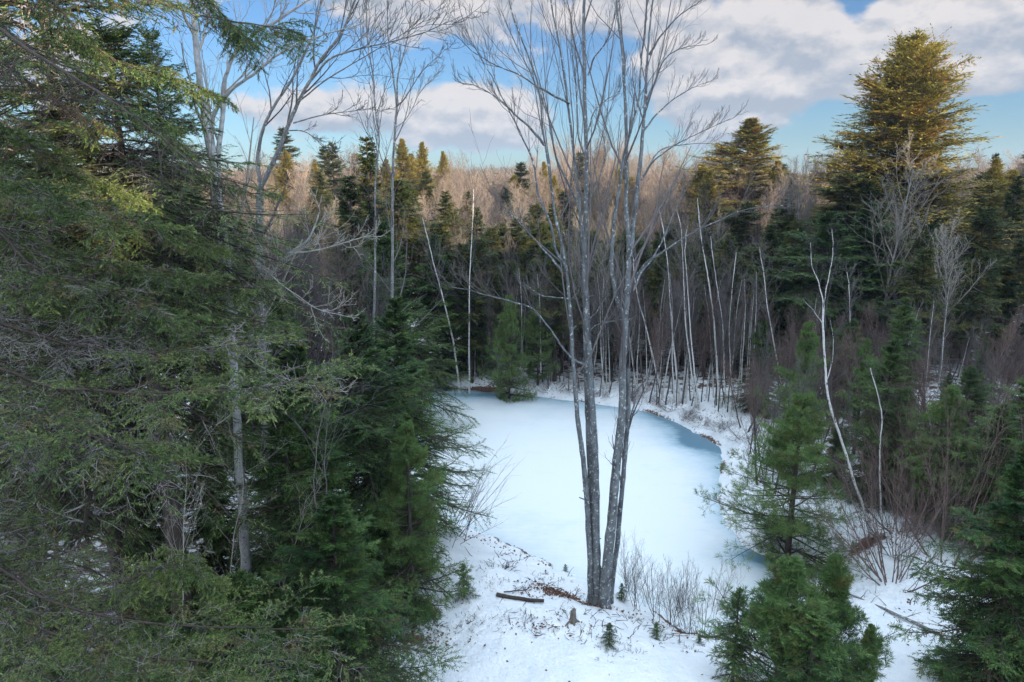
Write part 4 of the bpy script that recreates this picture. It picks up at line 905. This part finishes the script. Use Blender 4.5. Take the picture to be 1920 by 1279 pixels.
# ------------------------------------------------------------------ small things on the snow
def log(name, label, cat, pts, r0, r1, mat, lift=.05, side=0, seed=0):
    rng = np.random.default_rng(seed); P = []
    for px, py in pts:
        p = base_px(px, py); P.append(p + np.array([0, 0, lift]))
    P = np.array(P); n = len(P) * 5; i = np.linspace(0, len(P) - 1, n); a = i.astype(int).clip(0, len(P) - 2); w = (i - a)[:, None]; q = P[a] * (1 - w) + P[a + 1] * w
    q += np.cumsum(rng.normal(0, .006, q.shape), 0); rr = np.linspace(r0, r1, n)
    root = thing(name, label, cat, q[0]); g = Geo(); g.tubes(q, rr, 8)
    g.build('stem', mat, root, off=q[0])
    if side:
        g = Geo(); P1, Q1 = sprout(q[None], rr[None], side, .2, 1, .2, R(40), 5, .02, .12, rng, rmin=.004); g.tubes(P1, Q1, 3)
        P2, Q2 = sprout(P1, Q1, 4, .2, 1, .5, R(40), 4, 0, .12, rng, rmin=.003); g.tubes(P2, Q2, 3); g.build('twigs', mat, root, off=q[0])
log('fallen_branch', 'long fallen branch lying on the snow between the foreground pines and the corner hemlock', 'branch', [(1535, 1095), (1600, 1120), (1665, 1148), (1715, 1170), (1762, 1192)], .022, .045, m_gbark, .04, 5, 1)
log('fallen_birch', 'fallen pale birch lying along the far bank towards the young pine', 'log', [(1335, 752), (1400, 766), (1455, 776), (1510, 790)], .035, .07, m_birch, .35, 6, 2)
log('log', 'dark snow-flecked log lying left of the maple', 'log', [(930, 1117), (960, 1122), (990, 1128), (1022, 1131)], .055, .045, m_dbark, .05, 0, 3)
log('fallen_branch', 'thin stick crossing the dark log left of the maple', 'branch', [(945, 1113), (985, 1108), (1010, 1092)], .018, .008, m_dbark, .04, 3, 4)
log('fallen_branch', 'dark forked twig lying on the snow near the lower right hemlock', 'branch', [(1668, 1175), (1690, 1180), (1705, 1190)], .014, .008, m_dbark, .03, 4, 5)
log('fallen_branch', 'thin branch frozen into the ice left of the foreground pines', 'branch', [(1352, 1063), (1400, 1072), (1460, 1083), (1500, 1085)], .012, .02, m_gbark, .12, 5, 6)
log('fallen_branch', 'thin twig lying at the foot of the crooked birches', 'branch', [(1650, 1040), (1690, 1055), (1720, 1035)], .012, .02, m_gbark, .08, 4, 7)
# stump
b = base_px(1074, 1166); root = thing('stump', 'small weathered stump in the snow left of the maple base', 'stump', b)
a = np.arange(16) / 16 * 2 * math.pi; rgs = np.random.default_rng(2)
rings = [(-.1, .11), (.02, .10), (.12, .078), (.26, .07), (.33, .068), (.325, .05), (.33, .0)]
V = np.array([[r * (1 + .12 * math.sin(3 * t + 1)) * math.cos(t), r * (1 + .12 * math.sin(2 * t)) * math.sin(t), z + (.035 * math.sin(t * 2) if z > .3 and r > .01 else 0)] for z, r in rings for t in a])
i = np.arange(len(V)).reshape(len(rings), 16); Q = np.stack([i[:-1], np.roll(i, -1, 1)[:-1], np.roll(i, -1, 1)[1:], i[1:]], -1).reshape(-1, 4)
g = Geo(); g.add(V, Q); g.build('wood', m_cut, root, smooth=False)
g = Geo(); P = grow(np.array([[0, 0, .1]] * 3), np.array([[1, 0, -.4], [-.5, -.8, -.3], [.2, -1, -.5]]), .3, 4, -.1, .1, rgs); g.tubes(P, np.linspace(.04, .015, 4)[None] * np.ones((3, 1)), 6); g.build('roots', m_cut, root)
# fallen leaves as loose ground cover
rng = np.random.default_rng(12); g = Geo()
for px, py, n, sx, sy in [(1045, 1112, 420, .5, .22), (1010, 1175, 60, .4, .2), (1625, 1022, 500, .7, .35), (930, 722, 500, 1.2, .4), (780, 1195, 300, .6, .4), (1040, 735, 260, 2.2, .35), (1230, 768, 260, 1.8, .5), (1310, 800, 260, 1.5, .7), (1110, 1190, 30, .8, .3), (1128, 1140, 80, .3, .2), (1300, 1185, 160, .8, .2), (1060, 1160, 60, 2.5, 1.6), (1640, 1130, 90, 1.6, 1.2), (970, 1030, 200, 1.4, .7)]:
    q = base_px(px, py); X = q[0] + rng.normal(0, sx, n); Yv = q[1] + rng.normal(0, sy, n); ok = shore_dist(X, Yv) > .05; X, Yv = X[ok], Yv[ok]
    Zv = ground(X, Yv) + rng.uniform(.005, .05, len(X)); D = rng.normal(0, 1, (len(X), 3)); D[:, 2] *= .4
    g.blades(np.stack([X, Yv, Zv], -1), D, rng.uniform(.05, .12, len(X)), rng.uniform(.03, .07, len(X)), rng)
tag(g.build('fallen_leaves', m_leaf), 'dry brown leaves scattered over the snow and banks', 'leaves', kind='stuff')
g = Geo(); rng = np.random.default_rng(14)
for px, py, n, sx, sy in [(1050, 1112, 90, .8, .4), (1010, 1165, 50, .6, .3), (1110, 1185, 30, .6, .3), (960, 1060, 50, 1.0, .6), (1240, 1190, 50, .8, .2), (1640, 1120, 50, 1.4, 1.0), (1130, 1145, 25, .35, .25), (1100, 748, 120, 4.5, .5), (1300, 800, 90, 1.6, .8), (1480, 1062, 40, .8, .3), (800, 1180, 40, .6, .4)]:
    q = base_px(px, py); X = q[0] + rng.normal(0, sx, n); Yv = q[1] + rng.normal(0, sy, n); ok = shore_dist(X, Yv) > .1; X, Yv = X[ok], Yv[ok]
    Bs = np.stack([X, Yv, ground(X, Yv) - .01], -1); D = rng.normal(0, 1, (len(X), 3)); D[:, 2] = np.abs(D[:, 2]) * rng.choice([.1, .9], len(X)); Ps = grow(Bs, D, rng.uniform(.1, .45, len(X)), 5, -.08, .2, rng)
    g.tubes(Ps, np.linspace(.011, .004, 5)[None] * rng.uniform(.6, 1.3, (len(X), 1)), 4)
tag(g.build('fallen_twigs', m_twigd), 'dark broken twigs and stalks sticking out of the snow on the banks', 'twigs', kind='stuff')
# far-off woods on the hills
rng = np.random.default_rng(13); g = Geo(); n = 11000
Yv = 118 + 750 * rng.random(n) ** 1.2; X = rng.uniform(-.85, .85, n) * Yv; Zv = ground(X, Yv); H = rng.uniform(5, 10, n) + 2.0 * vnoise(X, Yv, .09, 15); con = rng.random(n) < .30 + .5 * vnoise(X, Yv, .05, 5)
for k, m_, nm in ((con, None, 0),):
    nb = 44
    for sel, conif in ((con, True), (~con, False)):
        c = np.stack([X[sel], Yv[sel], Zv[sel]], -1); h = H[sel]; t = rng.random((len(c), nb)); rad = (1 - t) * 2.0 if conif else 2.4 * np.sqrt(1 - (t * 2 - 1) ** 2 * .8)
        az = rng.uniform(0, 6.28, t.shape); B = c[:, None] + np.stack([np.cos(az) * rad * .3, np.sin(az) * rad * .3, (.2 + .75 * t) * h[:, None]], -1)
        D = np.stack([np.cos(az), np.sin(az), rng.uniform(-.1, .4, t.shape) if conif else rng.uniform(.5, 3, t.shape)], -1)
        gg = Geo(); gg.blades(B, D, (rad * rng.uniform(.8, 1.3, t.shape)).ravel() + .4, (.55 if conif else .11), rng)
        tag(gg.build('distant_evergreens' if conif else 'distant_hardwoods', m_far if conif else m_twigp), 'far evergreens mixed through the wooded hills on the skyline' if conif else 'far bare woods covering the hills on the skyline', 'woods', kind='stuff')

# ------------------------------------------------------------------ air
hz_g = Geo(); bx = np.array([[-880, -110, -3], [880, -110, -3], [880, 1180, -3], [-880, 1180, -3], [-880, -110, 60], [880, -110, 60], [880, 1180, 60], [-880, 1180, 60]], float)
hz_g.add(bx, np.array([[0, 3, 2, 1], [4, 5, 6, 7], [0, 1, 5, 4], [1, 2, 6, 5], [2, 3, 7, 6], [3, 0, 4, 7]]))
m_haze = bpy.data.materials.new('haze_air'); m_haze.use_nodes = True; nt = m_haze.node_tree; nt.nodes.clear()
pv = nt.nodes.new('ShaderNodeVolumePrincipled'); pv.inputs['Color'].default_value = (.55, .72, 1, 1); pv.inputs['Density'].default_value = .00032; pv.inputs['Anisotropy'].default_value = .2
mo = nt.nodes.new('ShaderNodeOutputMaterial'); nt.links.new(pv.outputs[0], mo.inputs['Volume'])
ho = hz_g.build('haze', m_haze, smooth=False); ho['kind'] = 'stuff'; ho['label'] = 'thin blue winter haze filling the air over the woods'
# ------------------------------------------------------------------ labels that tell the members of small groups apart
ORD = 'first second third fourth fifth sixth seventh eighth ninth tenth eleventh twelfth thirteenth fourteenth fifteenth sixteenth seventeenth eighteenth nineteenth twentieth'.split()
TENS = {2: 'twenty', 3: 'thirty', 4: 'forty', 5: 'fifty', 6: 'sixty', 7: 'seventy', 8: 'eighty', 9: 'ninety'}
TENTH = {2: 'twentieth', 3: 'thirtieth', 4: 'fortieth', 5: 'fiftieth', 6: 'sixtieth', 7: 'seventieth', 8: 'eightieth', 9: 'ninetieth'}
def ordinal(n):
    if n <= 20: return ORD[n - 1]
    t, u = divmod(n, 10)
    return TENTH[t] if u == 0 else TENS[t] + '-' + ORD[u - 1]
groups = {}
for o in col.objects:
    if o.parent is None and 'group' in o: groups.setdefault(o['group'], []).append(o)
for gname, os_ in groups.items():
    if len(os_) > 99: continue
    def pxo(o):
        x, y_, z = o.location; return x / (y_ * ca + (CZ - z) * sa)
    for i, o in enumerate(sorted(os_, key=pxo)): o['label'] = o['label'] + ', ' + ordinal(i + 1) + ' from the left'
